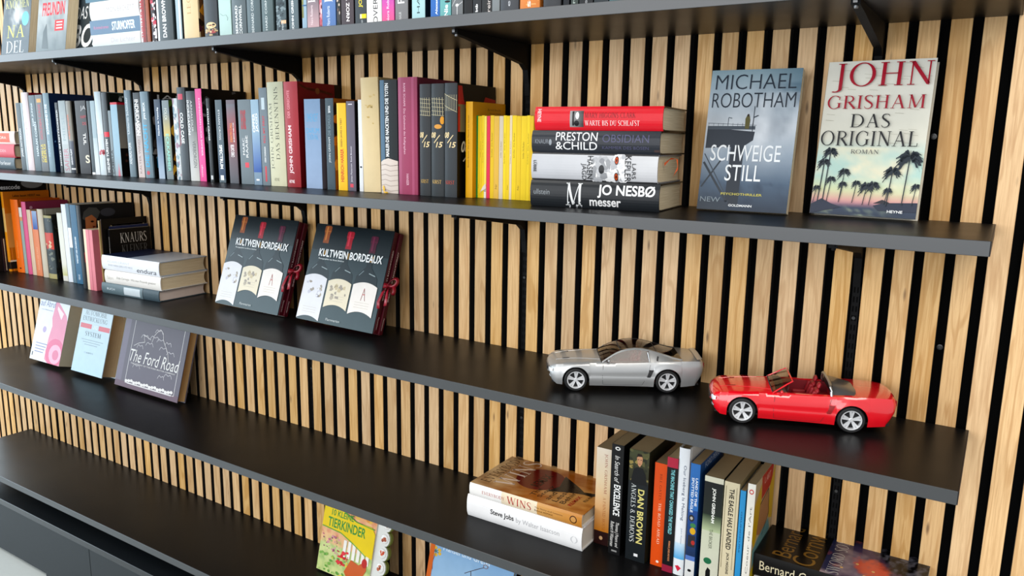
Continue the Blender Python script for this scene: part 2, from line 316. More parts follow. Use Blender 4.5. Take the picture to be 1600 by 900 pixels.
# ------------------------------------------------------------- prints (lettering and pictures lying on a surface)
class Art:
    """surface(u, w) with w measured from the top, 0..1; every item gets its own tiny lift"""
    def __init__(s, surf, cuts=0): s.surf = surf; s.cuts = cuts; s.v = []; s.f = []; s.c = []; s.n = 0; s.ws = 1.0
    def add(s, pts, fs, cols):
        s.n += 1; b = len(s.v); lift = .05+.03*s.n
        s.v += [(min(1, max(0, u)), 1-(1-min(1, max(0, w)))*s.ws, lift) for u, w in pts]
        for i, f in enumerate(fs):
            s.f.append([b+k for k in f])
            if isinstance(cols, list) and cols and isinstance(cols[0], tuple) and len(cols) == len(pts): s.c.append([cols[k] for k in f])
            else: s.c.append(cols)
        return s
    def paint(s, u0, w0, u1, w1, nx, ny, fn):      # a painted or photographic area, colour by colour
        pts = []; cl = []; fs = []
        for j in range(ny+1):
            for i in range(nx+1):
                u, w = u0+(u1-u0)*i/nx, w0+(w1-w0)*j/ny; pts.append((u, w)); cl.append(tuple(max(0., c) for c in fn((u-u0)/(u1-u0), (w-w0)/(w1-w0))))
        for j in range(ny):
            for i in range(nx): a = j*(nx+1)+i; fs.append([a, a+1, a+nx+2, a+nx+1])
        return s.add(pts, fs, cl)
    def rect(s, u0, w0, u1, w1, c, c2=None, n=6):
        c = lin(c); c2 = lin(c2) if c2 else c
        pts = []; cl = []; fs = []
        for j in range(n+1):
            for k in range(3):
                t = k/2; pts.append((u0+(u1-u0)*j/n, w0+(w1-w0)*t)); cl.append(tuple(c[i]*(1-t)+c2[i]*t for i in range(3)))
        for j in range(n):
            for k in range(2): a = j*3+k; fs.append([a, a+1, a+4, a+3])
        return s.add(pts, fs, cl)
    def poly(s, pts, c): return s.add(list(pts), [list(range(len(pts)))], lin(c))
    def ell(s, u, w, ru, rw, c, n=18, c2=None):
        pts = [(u+ru*math.cos(2*math.pi*i/n), w+rw*math.sin(2*math.pi*i/n)) for i in range(n)]
        return s.poly(pts, c)
    def line(s, pts, wd, c, asp=1.0):     # asp: height/width of the face, keeps line width even
        c = lin(c)
        for a, b in zip(pts, pts[1:]):
            dx, dy = b[0]-a[0], (b[1]-a[1])*asp; l = math.hypot(dx, dy) or 1; nx, ny = -dy/l*wd/2, dx/l*wd/2/asp
            s.n -= 1; s.add([(a[0]+nx, a[1]+ny), (a[0]-nx, a[1]-ny), (b[0]-nx, b[1]-ny), (b[0]+nx, b[1]+ny)], [[0, 1, 2, 3]], c)
        s.n += 1; return s
    def text(s, st, u0, w0, u1, w1, c, d='h', font='n'):
        vs, fs = text_polys(st, font)
        if not vs: return s
        xs = [v[0] for v in vs]; ys = [v[1] for v in vs]; x0, x1, y0, y1 = min(xs), max(xs), min(ys), max(ys)
        out = []
        for x, y in vs:
            a = (x-x0)/(x1-x0 or 1); b = (y-y0)/(y1-y0 or 1)
            if d == 'h': out.append((u0+(u1-u0)*a, w1+(w0-w1)*b))
            elif d == 'u': out.append((u1+(u0-u1)*b, w1+(w0-w1)*a))
            elif d == 'd': out.append((u0+(u1-u0)*b, w0+(w1-w0)*a))
            elif d == 'H': out.append((u1+(u0-u1)*a, w0+(w1-w0)*b))
        return s.add(out, fs, lin(c))
    def blobs(s, u0, w0, u1, w1, cols, n, r, asp=1.4, seed=1):
        rd = random.Random(seed); s.n += 1
        for i in range(n):
            u, w = rd.uniform(u0, u1), rd.uniform(w0, w1); k = 7; R = r*rd.uniform(.4, 1.2)
            pts = []
            for j in range(k):
                q = R*rd.uniform(.5, 1.2); pts.append((min(1, max(0, u+q*math.cos(6.283*j/k))), min(1, max(0, w+q/asp*math.sin(6.283*j/k)))))
            s.n -= 1 if i % 4 else 0; s.poly(pts, rd.choice(cols))
        return s
    def make(s, name, parent, m):
        if not s.f: return None
        if not s.cuts:
            me = mesh(name, [s.surf(*v) for v in s.v], s.f, cols=s.c); return link(name, me, parent, m)
        import bmesh
        me = mesh(name, [(v[0]*1000, v[1]*1000, v[2]*1000) for v in s.v], s.f, cols=s.c)
        bm = bmesh.new(); bm.from_mesh(me)
        for i in range(1, s.cuts):
            bmesh.ops.bisect_plane(bm, geom=bm.verts[:]+bm.edges[:]+bm.faces[:], plane_co=(i/s.cuts, 0, 0), plane_no=(1, 0, 0), dist=1e-6)
        for v in bm.verts: v.co = Vector(s.surf(v.co.x, v.co.y, v.co.z))*MM
        bm.to_mesh(me); bm.free(); return link(name, me, parent, m)
def vnoise(x, y, seed=0):
    xi, yi = math.floor(x), math.floor(y); fx, fy = x-xi, y-yi; fx = fx*fx*(3-2*fx); fy = fy*fy*(3-2*fy)
    def h(a, b): n = math.sin(a*127.1+b*311.7+seed*74.7)*43758.5453; return n-math.floor(n)
    return (h(xi, yi)*(1-fx)+h(xi+1, yi)*fx)*(1-fy)+(h(xi, yi+1)*(1-fx)+h(xi+1, yi+1)*fx)*fy
def fbm(x, y, seed=0): return .5*vnoise(x, y, seed)+.27*vnoise(2*x, 2*y, seed+1)+.15*vnoise(4*x, 4*y, seed+2)+.08*vnoise(8*x, 8*y, seed+3)
def grad(stops, t):       # stops: [(pos, hex)]
    if t <= stops[0][0]: return lin(stops[0][1])
    for (a, ca), (b, cb) in zip(stops, stops[1:]):
        if t <= b: k = (t-a)/(b-a or 1); ca, cb = lin(ca), lin(cb); return tuple(ca[i]*(1-k)+cb[i]*k for i in range(3))
    return lin(stops[-1][1])
def mixc(a, b, t): t = min(1, max(0, t)); return tuple(a[i]*(1-t)+b[i]*t for i in range(3))
def surf_spine(t, h, bulge, n):
    prof = [-bulge*(1-abs(2*i/n-1)**2.6) for i in range(n+1)]
    def f(u, w, l):
        q = min(n-1, max(0, int(u*n))); k = u*n-q; return (u*t, prof[q]*(1-k)+prof[q+1]*k-l, (1-w)*h)
    return f
def surf_front(t, h, d):
    return lambda u, w, l: (t+l, u*d, (1-w)*h)
def surf_top(t, h, d):
    return lambda u, w, l: (u*t, w*d, h+l)

# ------------------------------------------------------------- the book
def book(name, mw, t, h, d, spine, front=None, hard=False, label='', cat='book', group=None, texts=(), art=None, fart=None, gloss=False, pagecol=None, bulge=None, back=None, ws=1.0):
    t = max(t, 3.0)
    root = empty(name, mw); tag(root, label, cat, group)
    c = min(2.0, t*.16) if hard else min(.45, t*.1); ov = 3.0 if hard else .0
    if bulge is None: bulge = min(3.0, t*.1) if hard else min(.5, t*.03)
    front = front or spine; back = back or front; n = 10 if t > 12 else 5
    P = [(0, d), (0, 9 if hard else 1.2)]
    if hard: P += [(.9, 6.5), (0, 3.5)]
    P += [(t*i/n, -bulge*(1-abs(2*i/n-1)**2.6)+.001) for i in range(n+1)]
    if hard: P += [(t, 3.5), (t-.9, 6.5)]
    P += [(t, 9 if hard else 1.2), (t, d)]
    Q = []
    for i, (x, y) in enumerate(P):
        a = P[max(i-1, 0)]; b = P[min(i+1, len(P)-1)]; dx, dy = b[0]-a[0], b[1]-a[1]; l = math.hypot(dx, dy)
        Q.append((x-dy/l*c, y+dx/l*c))
    m = len(P); vs = []
    for z in (0, h): vs += [(x, y, z) for x, y in P]+[(x, y, z) for x, y in Q]
    fs = []; cl = []
    cs, cf, cb = lin(spine), lin(front), lin(back); s0 = 1+(2 if hard else 0); s1 = m-2-(2 if hard else 0)
    for i in range(m-1):
        col = cb if i < s0 else (cs if i < s1 else cf)
        fs.append([i, i+1, 2*m+i+1, 2*m+i]); cl.append(col)
        fs.append([m+i+1, m+i, 3*m+i, 3*m+i+1]); cl.append(lin('d8cfbd') if not hard else col)
        fs.append([i+1, i, m+i, m+i+1]); cl.append(col)
        fs.append([2*m+i, 2*m+i+1, 3*m+i+1, 3*m+i]); cl.append(col)
    fs.append([0, 2*m, 3*m, m]); cl.append(cb); fs.append([m-1, 2*m-1, 4*m-1, 3*m-1]); cl.append(cf)
    me = mesh('cover', vs, fs, cols=cl); pm = GLOSS if gloss else PRINT
    link('cover', me, root, pm)
    pb = MB(); x0, x1 = c+.05, t-c-.05; y0 = c+.2 if not hard else 1.2; y1 = d-ov-.1; q = []
    k = 6 if hard else 1
    for i in range(k+1): q.append((x0+(x1-x0)*i/k, y1-(min(5, t*.14)*(1-(2*i/k-1)**2) if hard else 0)))
    pb.prism([(x1, y0), *q[::-1], (x0, y0)], 'z', ov+.02, h-ov-.02 if hard else h-.25)
    link('page_block', pb.me('page_block'), root, PAGES if not pagecol else mat('pages_'+pagecol, pagecol, .85, noise=.06))
    A = Art(surf_spine(t, h, bulge, n), n)
    A.ws = ws
    if art: art(A)
    for s in texts:
        st, w0, w1, u0, u1, col = s[:6]; dr = s[6] if len(s) > 6 else 'u'; fo = s[7] if len(s) > 7 else 'n'
        A.text(st, u0, w0, u1, w1, col, dr, fo)
    A.make('spine_print', root, pm)
    if fart:
        B = Art(surf_front(t, h, d)); fart(B); B.make('cover_print', root, pm)
    return root

def solveX(px, Y, Z):
    a = F*RM[0]-(px-800)*RM[2]; return CP[0]-(a[1]*(Y-CP[1])+a[2]*(Z-CP[2]))/a[0]
def solveZ(py, X, Y):
    a = F*RM[1]-(py-450)*RM[2]; return CP[2]-(a[0]*(X-CP[0])+a[1]*(Y-CP[1]))/a[2]
_last = {}
def row(key, Z, Y, xl, xr, yt, D, hard, spine, front, label, texts=(), tilt=0, **kw):
    """a standing book; the spine's edges are read off at its foot, its height at its head"""
    X0, X1 = kw.pop('X', None) or (solveX(xl, Y, Z), solveX(xr, Y, Z))
    X0 = max(X0, _last.get(key, -1e9)+.25)
    X1 = max(X1, X0+3.2); _last[key] = X1
    tl = math.radians(tilt); H = solveZ(yt, (X0+X1)/2-150*math.sin(-tl), Y)-Z if yt is not None else kw.pop('H')
    kw.pop('H', None)
    zr = abs(math.sin(tl))*0
    mw = Matrix.Translation(W(X0, Y, Z+.3+zr)) @ Matrix.Rotation(tl, 4, 'Y')
    return book(('hardcover_book' if hard else 'paperback_book'), mw, X1-X0, H, D, spine, front, hard, label, texts=texts, group=kw.pop('group', None), **kw)
def face_out(name, x, y, z, yaw, Wd, H, t, lean, **kw):
    a = math.radians(lean)
    mw = Matrix.Translation(W(x, y, z+.4+t*math.sin(a))) @ Matrix.Rotation(math.radians(yaw), 4, 'Z') @ Matrix.Rotation(-a, 4, 'X') @ Matrix.Rotation(-math.pi/2, 4, 'Z') @ Matrix.Translation((-t/1000, 0, 0))
    return book(name, mw, t, H, Wd, kw.pop('spine'), **kw)
def flat(name, xr, y, z, yaw, t, L, D, **kw):
    mw = Matrix.Translation(W(xr, y, z)) @ Matrix.Rotation(math.radians(yaw), 4, 'Z') @ Matrix.Rotation(-math.pi/2, 4, 'Y')
    return book(name, mw, t, L, D, kw.pop('spine'), **kw)

# ============================================================= the setting
S = [298.2, 0.0, -305.1, -603.5, -906.3]        # tops of the five shelves
TH, DP, XL, XR = 18.0, 250.0, -2606.5, 163.2
def Xk(k): return 40*k+4*math.floor(k/15)
wall = link('wall_back', MB().box(Xk(-71)-4, 900, 21, 60, -ZOFF, 900).me('wall_back'), None, FELT, Matrix.Translation(W(0, 0, 0))); tag(wall, kind='structure')
sm = MB()
_x = 26.5
for (x0, x1, y0, y1, mi) in ((0, _x, 0, 1.2, 0), (.15, _x-.15, 1.2, 21, 1)):
    if mi == 0: sm.bbox(x0, x1, y0, 2.0, -ZOFF+2, 898, .5, 0)
    else: sm.box(x0, x1, y0, y1, -ZOFF+2, 898, 1)
SLM = sm.me('slat'); SLM.materials.append(OAK); SLM.materials.append(mat('slat_core', '14110e', .8))
for k in range(-71, 16):
    o = bpy.data.objects.new('slat', SLM); COL.objects.link(o); o.parent = wall; o.location = (Xk(k)/1000, 0, 0)
fl = link('floor', MB().box(-5600, 2600, -2400, 60, -40, -1).me('floor'), None, mat('tile_grout', '8f9290', .8), Matrix.Translation(W(0, 0, -ZOFF))); tag(fl, kind='structure')
TILE = mat('pale_floor_tile', 'c3c8c4', .3, noise=.04)
tm = MB().bbox(1, 599, 1, 599, -8, 0, 1.0).me('tile'); tm.materials.append(TILE)
for i in range(-7, 2):
    for j in range(-4, 0):
        o = bpy.data.objects.new('tile', tm); COL.objects.link(o); o.parent = fl; o.location = ((i*600-215)/1000, (j*600+20)/1000, 0)

RAILX = [j*604-8.75 for j in (0, -1, -2, -3, -4)]
RAILN = ['rightmost black upright rail, between the slats below the red open model car', 'black upright rail directly left of the yellow booklets and the silver model car', 'black upright rail behind the two wine books', 'black upright rail right of the small black book about the world', 'leftmost black upright rail, near the left end of the shelves']
SCREW = mat('dark_screw', '3a3a3a', .3, .8)
for j, rx in enumerate(RAILX):
    r = MB().bbox(-6.2, 6.2, 7, 17, -ZOFF+4, 700, .6)
    root = link('wall_rail', r.me('wall_rail'), None, BLACKM, Matrix.Translation(W(rx, 0, 0)))
    tag(root, RAILN[j], 'rail', 'upright rails in the gaps of the slat wall')
    s = MB()
    for i in range(-70, 48):
        z = i*15.0
        s.box(-3.6, -1.2, 6.85, 7.2, z, z+9); s.box(1.2, 3.6, 6.85, 7.2, z, z+9)
    so = link('slot', s.me('slot'), root, FELT); tag(so, kind='stuff')
    for z in (-160, 150, -450, 430, -760):
        q = MB().lathe([(0, 5.2), (2.6, 5.2), (3.4, 6.4), (3.4, 7)], 'y', 16)
        link('screw', q.me('screw'), root, SCREW, Matrix.Translation((0, 0, z/1000)))
WSC = MB().lathe([(0, 14), (2.2, 14), (2.4, 14.8), (4.2, 15), (4.5, 20.9)], 'y', 16).me('wall_screw'); WSC.materials.append(SCREW)
for k, z in ((-1, -190), (2, -190), (-16, -160), (-14, -190), (1, 120), (-17, 100), (-31, -190), (-1, -760), (-29, -480)):
    o = bpy.data.objects.new('wall_screw', WSC); COL.objects.link(o); o.parent = wall; o.location = ((Xk(k)+33.2)/1000, 0, z/1000)

SHN = ['topmost long black shelf, seen from below, packed with thrillers', 'second black shelf from the top, with the long row of paperbacks and two face-out novels',
       'third black shelf from the top, carrying the two model cars', 'fourth black shelf from the top, with the white biography stack at its right', 'lowest black shelf, with the two picture books']
BR = MB()
prof = [(-227, -.3), (-227, -7), (-190, -11), (-20, -36), (-6, -46), (0, -70), (3, -92), (14, -92), (14, -.3)]
BR.prism(prof, 'x', -5.5, 5.5)
BRM = BR.me('bracket'); BRM.materials.append(BLACKM)
HK = MB().box(-2.5, 2.5, -230, -227, -5, -.5).lathe([(0, -2), (2.6, -2), (3, 0), (3, 2)], 'z', 14, (0, -221, -8.5)); HKM = HK.me('bracket_screw'); HKM.materials.append(CHROME); HKD = HKM.copy(); HKD.materials[0] = BLACKM
for i, z in enumerate(S):
    b = MB().bbox(XL, XR, -249.2, -.3, -TH, 0, .5)
    root = link('wall_shelf', b.me('wall_shelf'), None, SHELF, Matrix.Translation(W(0, 0, z))); tag(root, SHN[i], 'shelf', 'long black wall shelves')
    e = MB().bbox(XL, XR, -250.4, -249.1, -TH, 0, .45); link('edge_band', e.me('edge_band'), root, EDGE)
    e = MB().bbox(XR, XR+1.0, -249.1, -.3, -TH, 0, .4); link('edge_band', e.me('edge_band'), root, mat('end_band', '2a2523', .5))
    for rx in RAILX:
        o = bpy.data.objects.new('bracket', BRM); COL.objects.link(o); o.parent = root; o.location = (rx/1000, 0, -TH/1000)
        h = bpy.data.objects.new('bracket_screw', HKM if i == 0 else HKD); COL.objects.link(h); h.parent = o
# low dark cabinet under the lowest shelf
CABM = mat('slate_lacquer', '191f23', .5, spec=.3, noise=.12)
root = empty('low_cabinet', Matrix.Translation(W(-1400, -250, -ZOFF))); tag(root, 'low dark slate cabinet standing on the tiles below the lowest shelf', 'cabinet')
xs = solveX(71.5, -250, -1150)+1400
link('top_panel', MB().bbox(-1300, 1560, -2, 236, 166, 184, .8).me('top_panel'), root, mat('dark_glossy_top', '15191c', .25))
xa = solveX(145, -250, -1130)+1400
link('front_panel', MB().bbox(-1300, xa-1, 0, 16, 11, 166, .8).me('front_panel'), root, CABM)
link('front_panel', MB().bbox(xa+1, 1560, 0, 16, 1, 166, .8).me('front_panel'), root, CABM)
link('plinth', MB().bbox(xs, xa-1, 0.5, 40, 0, 10.8, .5).me('plinth'), root, CABM)
link('plinth', MB().bbox(-1280, xs-1, 150, 190, 0, 11, .5).me('plinth'), root, CABM)
link('side_panel', MB().bbox(-1318, -1301, 0, 236, 0, 184, .8).me('side_panel'), root, CABM)
link('side_panel', MB().bbox(1561, 1578, 0, 236, 0, 184, .8).me('side_panel'), root, CABM)

# ============================================================= top shelf
Z0 = S[0]
def cover_nadel(B):
    B.paint(0, 0, 1, 1, 16, 24, lambda u, w: mixc(lin('64727a'), lin('dfe3e2'), (fbm(u*5+w*3, w*6, 3)-.42)*3*math.exp(-((w-.5)/.22)**2-((u-.45)/.4)**2)))
    B.text('LINUS GEERT', .1, .03, .9, .09, 'd8dfe2', 'h', 'n'); B.text('KNOCHEN', .08, .30, .92, .41, 'e2e1a0', 'h', 's')
    B.ell(.82, .55, .13, .09, '7fc4d6'); B.text('NA', .18, .62, .82, .78, 'e3e27c', 'h', 's'); B.text('DEL', .18, .82, .82, .97, 'e6ebec', 'h', 's')
def cover_beste(B):
    B.paint(0, 0, 1, 1, 14, 22, lambda u, w: mixc(grad([(0, '8b9599'), (.5, 'c2c9ca'), (1, '7f8c90')], w), lin('69777c'), (fbm(u*5, w*7, 6)-.5)*2))
    B.text('BESTE', .3, .2, .8, .36, 'e0384c', 'h', 'b'); B.text('FREUNDIN', .15, .40, .9, .56, 'e0384c', 'h', 'b')
    B.rect(.6, .62, .9, .75, 'e23b40'); 
    for k in range(3): B.rect(.65, .64+k*.035, .85, .655+k*.035, 'f6dede')
    B.poly([(.2, .95), (.22, .75), (.32, .65), (.36, .8), (.42, .96)], '6d797d')
def cover_os(B):
    B.rect(0, 0, 1, 1, '59656b', '3e484d'); B.text('DAS', .1, .45, .5, .6, 'e8ecec', 'h', 'i'); B.text('BOS', .03, .66, .97, .94, 'f2f4f4', 'h', 'bi')
face_out('hardcover_book', solveX(2, -208, Z0), -208, Z0, 2, 128, 205, 26, 9, spine='4a4f54', front='707c82', hard=False, fart=cover_nadel, label='grey paperback with pale yellow capitals, face out at the far left of the topmost shelf', gloss=True)
face_out('paperback_book', solveX(56, -208, Z0), -208, Z0, 2, 128, 205, 26, 9, spine='c6ccd0', front='a9b3b5', fart=cover_beste, label='pale grey face-out paperback with red capitals and small red sticker on the topmost shelf', gloss=True)
face_out('paperback_book', solveX(110, -170, Z0), -170, Z0, 2, 128, 205, 22, 9, spine='d6dadb', front='59656b', fart=cover_os, label='dark grey paperback with big slanted white letters beside the topmost shelf\'s lying stack', gloss=True)
xr_ = solveX(220, -215, Z0)
def stk(pxl, pxr, yb, yt, Y, zbot, D, **kw):
    xr, xl = solveX(pxr, Y, zbot), solveX(pxl, Y, zbot); t = solveZ(yt, (xl+xr)/2, Y)-zbot if kw.get('t') is None else kw['t']; kw.pop('t', None)
    return flat('paperback_book' if not kw.get('hard') else 'hardcover_book', xr, Y, zbot, kw.pop('yaw', 0), t, xr-xl, D, **kw), t
G = 'books lying in the stack on the topmost shelf'
zz = Z0+.3
data = [(146, 220.5, 30, 'd5e2e2', 'e8e6e0', 'pale multicoloured paperback at the bottom of the lying stack on the topmost shelf', [('Die Lichter', .4, .9, .35, .7, 'c8b8c0', 'd')]),
        (142, 220, 31, '6f8ba3', '6f8ba3', 'blue grey paperback lettered STURMOPFER, second from the bottom of the stack on the topmost shelf', [('STURMOPFER', .45, .9, .2, .8, 'eef6fa', 'd', 'b'), ('Kriminalroman', .08, .38, .38, .6, 'd58fb0', 'd')]),
        (143, 219, 40, 'dfe3e3', 'dfe3e3', 'thick white book, third from the bottom of the stack on the topmost shelf', [('SIMON BECKETT', .3, .92, .35, .62, 'b9b4b4', 'd')]),
        (134, 219, 30, '5d8496', '4d7486', 'blue book at the top of the lying stack on the topmost shelf', [('AM ABGRUND', .3, .9, .3, .7, 'cfe0e6', 'd')])]
for (a, b, t, sc, fc, lb, tx) in data:
    stk(a, b, 0, 0, -222, zz, 128, t=t, spine=sc, front=fc, label=lb, texts=tx, hard=(t == 40)); zz += t+.3
_last['0'] = solveX(221, -222, Z0)
def r0(xl, xr, H, sp, fr, lb, tx=(), hard=False, D=None, Y=-222, **kw): row('0', Z0, Y, xl, xr, None, D or 128, hard, sp, fr, lb, tx, H=H, ws=kw.pop('ws', .6), **kw)
def skull(A):
    A.ell(.55, .80, .36, .05, 'e2cfa6'); A.ell(.42, .79, .1, .014, '2b2b2e'); A.ell(.75, .79, .1, .014, '2b2b2e'); A.ell(.3, .87, .2, .03, 'cdb88c'); A.ell(.66, .9, .25, .025, 'b05a5a')
    A.blobs(.1, .78, .9, .95, ['e8d8b0', '3a3635', 'c9b68d', '8c3b35'], 26, .12, 8, 2)
def mottle(cols, n=30, r=.25, seed=1, w0=0, w1=1): return lambda A: A.blobs(0, w0, 1, w1, cols, n, r, 8, seed)
r0(221, 229.5, 210, 'd9d2d2', '8a3a30', 'narrow pale book with red lettering right of the lying stack on the topmost shelf', [('THRILLER NACHT', .05, .9, .2, .75, 'b8424a', 'u', 'b')], art=lambda A: A.rect(.45, 0, 1, 1, '9a4d4d'))
r0(231, 236, 210, 'a15a34', '7a4228', 'thin reddish brown book beside the narrow pale one on the topmost shelf')
r0(239, 246.5, 205, '38242a', '2b2224', 'thin dark book with flowery white pattern on the topmost shelf', art=mottle(['e9dfe2', 'c2415a', '2a2024', 'f0ecec'], 50, .35, 4))
r0(248, 272, 215, '5d676b', '39464b', 'thick grey book with upright white capitals and a white left strip on the topmost shelf', [('DAN BROWN', .3, .92, .42, .66, 'f4f6f6', 'u', 'b')], hard=True, art=lambda A: A.rect(0, 0, .16, 1, 'eef2f3'))
r0(277.5, 285.5, 205, 'a9bcc4', '3c444a', 'narrow light blue book with white edge, left of the cream one, topmost shelf', art=lambda A: A.rect(.6, 0, .85, 1, 'eef3f4'))
r0(289, 312, 215, 'dcc9a4', '6b4a2a', 'cream book with faint lettering on the topmost shelf', [('LEON', .2, .6, .35, .6, 'c0a67a', 'u', 's')], hard=True, fart=lambda B: B.blobs(0, 0, 1, 1, ['c18a2f', '3a2a1d', '8a5624', '5b2f3a'], 60, .12, 1.5, 6))
r0(321, 341.5, 212, '4d5459', '33393d', 'slate book with a cream skull picture at the foot of its spine, topmost shelf', hard=True, art=skull)
r0(344, 362.5, 205, 'b9d1cd', '9db7b4', 'pale mint book with a crack line, between slate books on the topmost shelf', art=lambda A: A.line([(.1, .62), (.35, .66), (.6, .65), (.75, .7), (.7, .74)], .05, '8fa6a3', 10))
r0(364.5, 386, 214, '6b777c', '434c51', 'slate book with two columns of white capitals right of the pale mint book, topmost shelf', [('BERNARD', .55, .98, .3, .48, 'e6eaea', 'u', 'b'), ('CORNWELL', .55, .98, .58, .76, 'e6eaea', 'u', 'b'), ('■', .4, .42, .4, .6, 'e6eaea', 'u')], hard=True)
r0(387.5, 408, 214, '66767b', '434c51', 'slate book with one column of small white capitals, topmost shelf', [('BERNARD CORNWELL', .3, .97, .42, .6, 'dfe5e5', 'u', 'n')], hard=True)
r0(410.5, 428, 214, '67787b', '4a5659', 'greenish slate book with small white square and capitals, topmost shelf', [('HARD CORNWELL', .3, .95, .4, .58, 'dfe5e5', 'u', 'n')], hard=True)
r0(433, 448, 205, '5d6c71', '2b3135', 'grey mottled book with a small peach label on the topmost shelf', [('rein', .84, .96, .5, .75, 'cfd6d8', 'u')], art=lambda A: (A.blobs(0, .4, 1, 1, ['4b585e', '8b9a9f', '3f4a50'], 60, .2, 8, 3), A.rect(.5, .82, 1, .87, 'e6c3a0')))
r0(452.5, 467, 205, '6b7a80', '15181c', 'slate book with bold white capitals beside a black gap, topmost shelf', [('JOHN GRISHAM', .4, .98, .3, .6, 'f3f6f6', 'u', 'b')])
r0(473, 480, 190, '9fb8c8', '566a78', 'thin pale blue book with an olive strip, topmost shelf', art=lambda A: (A.rect(0, .3, .4, .8, '8b8a4f'), A.rect(.1, .6, 1, .62, '3c6d98')))
r0(481, 499, 190, '80797e', '8f8288', 'grey and pink book with a big white R on the topmost shelf', [('R', .46, .58, .1, .75, 'f6f2f2', 'u', 's'), ('Nora Roberts', .62, .92, .3, .5, 'ecdde0', 'u')], art=lambda A: A.rect(0, .5, 1, 1, '857d84', 'cfb2b6'))
r0(500, 503.8, 190, 'd9a5ac', 'c59aa0', 'very thin pink patterned book on the topmost shelf', art=mottle(['f1dfe0', '6d3b46', 'c9707f'], 40, .4, 8))
r0(504.3, 525, 190, '6b8bbb', '4b6796', 'blue book with a big white H on the topmost shelf', [('H', .46, .6, .2, .8, 'f2f6fa', 'u', 's'), ('Nora Roberts', .66, .95, .35, .58, 'e8eef6', 'u')])
r0(527, 532.5, 190, '4b4a4c', '3a3436', 'thin dark patterned book right of the blue one on the topmost shelf', art=mottle(['d8cabd', '2c4034', '8d6f63'], 40, .4, 9))
r0(534, 553, 200, '5b5156', '232327', 'brown book with white capitals on the topmost shelf', [('KINDER ZORN', .3, .92, .42, .68, 'f2eeee', 'd', 'b')])
r0(555.6, 572.6, 205, '4a5257', '2c3236', 'dark grey book with yellow letters and a yellow sticker on the topmost shelf', [('JO NESBO', .3, .75, .35, .72, 'e9d84a', 'u', 'b'), ('ullstein', .92, .99, .5, .7, 'cfd4d6', 'u')], art=lambda A: (A.rect(.45, .84, 1, .9, 'f1d92a'), A.rect(.45, .84, .6, .9, 'f7f0c8')))
r0(573.6, 596.5, 200, 'ecebe9', 'd8d6d4', 'white book with large dark capitals on the topmost shelf', [('OVER OUT', .3, .99, .45, .75, '3a3a3c', 'u', 'n')])
r0(597.5, 616, 195, 'c357b0', 'd0619a', 'magenta book with white lettering on the topmost shelf', [('Nora Roberts', .55, .98, .4, .6, 'fbe6f4', 'u')], art=lambda A: A.rect(0, .5, 1, 1, 'b85ac2', 'ec6f9a'))
r0(618, 637.5, 205, '8b8b8c', '2b2b2d', 'grey book with a white ampersand on the topmost shelf', [('P&C', .4, .75, .2, .75, 'f2f2f2', 'u', 'n'), ('KNAUR', .86, .98, .3, .5, 'd8d8d8', 'u')])
r0(644, 664, 205, 'b2d3d6', '1c2f3c', 'pale aqua book with dark capitals on the topmost shelf', [('HASS', .55, .9, .4, .62, '4a6468', 'u', 'n')])
r0(673, 687, 200, '3d79bd', '2d6aa8', 'bright blue book with white lettering on the topmost shelf', [('Alexander', .62, .94, .55, .78, 'f0f6fc', 'u', 'b')])
r0(687.6, 704.5, 200, '79b4b4', '5f9a9c', 'teal book with a small bird and a white word on the topmost shelf', [('Nie', .82, .97, .4, .75, 'f6fbfb', 'u', 'b')], art=lambda A: A.ell(.7, .78, .25, .015, '2b3030'))
r0(706, 723, 200, '7e8284', '202224', 'grey book with branching white lines on the topmost shelf', art=lambda A: (A.line([(0, .85), (.4, .75), (1, .7)], .06, 'c9cccc', 10), A.line([(.5, 1), (.5, .85), (1, .8)], .06, 'd8dada', 10), A.ell(.5, .84, .15, .02, 'dfe1e1')))
r0(725, 738, 195, '1d1e20', '17181a', 'plain black book on the topmost shelf')
r0(739, 752, 200, '33363a', '2a2d30', 'dark grey book with a white D on the topmost shelf', [('D', .6, .7, .2, .8, 'f2f2f2', 'u', 'n'), ('btb', .85, .95, .3, .6, 'f2f2f2', 'u', 'b')])
r0(753, 768.5, 200, '38393a', '6b4a3a', 'dark book with a yellow green block and red print on the topmost shelf', [('rein', .8, .96, .55, .85, 'e8e0dc', 'u')], art=lambda A: (A.rect(0, .55, .7, .8, 'd4d65a'), A.rect(.2, .5, 1, .62, 'c43b3b')))
r0(769, 780.5, 200, '9aa09e', '1a1b1d', 'light grey book with a red and mint top on the topmost shelf', art=lambda A: (A.rect(0, .5, 1, .66, 'e0495a'), A.rect(.2, .66, 1, .76, 'bfe0cf'), A.rect(0, .8, 1, 1, '8c9294')))
r0(782, 810, 205, '55585d', '45484d', 'wide plain grey book with small white letters on the topmost shelf', [('ein', .75, .92, .45, .6, 'cfd2d6', 'u')], hard=True)
r0(812.5, 843, 195, 'd98f4a', 'c27c3a', 'orange speckled book with white letters on the topmost shelf', [('Silde', .62, .95, .45, .6, 'fbf4ea', 'u', 'b')], art=mottle(['e6a25e', 'c67732', 'efb77a'], 40, .1, 11), hard=True)
r0(849, 876, 205, '4a4c50', '26282b', 'dark grey book with a yellow letter E on the topmost shelf', [('TEE', .45, .75, .6, .85, 'e8d23a', 'u', 'b')], hard=True)
r0(880, 889, 200, '1b222b', '151a20', 'thin blue black book on the topmost shelf')
r0(892, 903, 200, '49544f', '3a4440', 'greenish grey book near the right end of the topmost row', [('NACHT', .5, .95, .3, .6, 'b9c4be', 'u')])
r0(905, 926, 200, '2c2e31', '202225', 'black book with tiny white letters near the right end of the topmost row', [('ein', .85, .97, .4, .6, 'c2c4c6', 'u')])
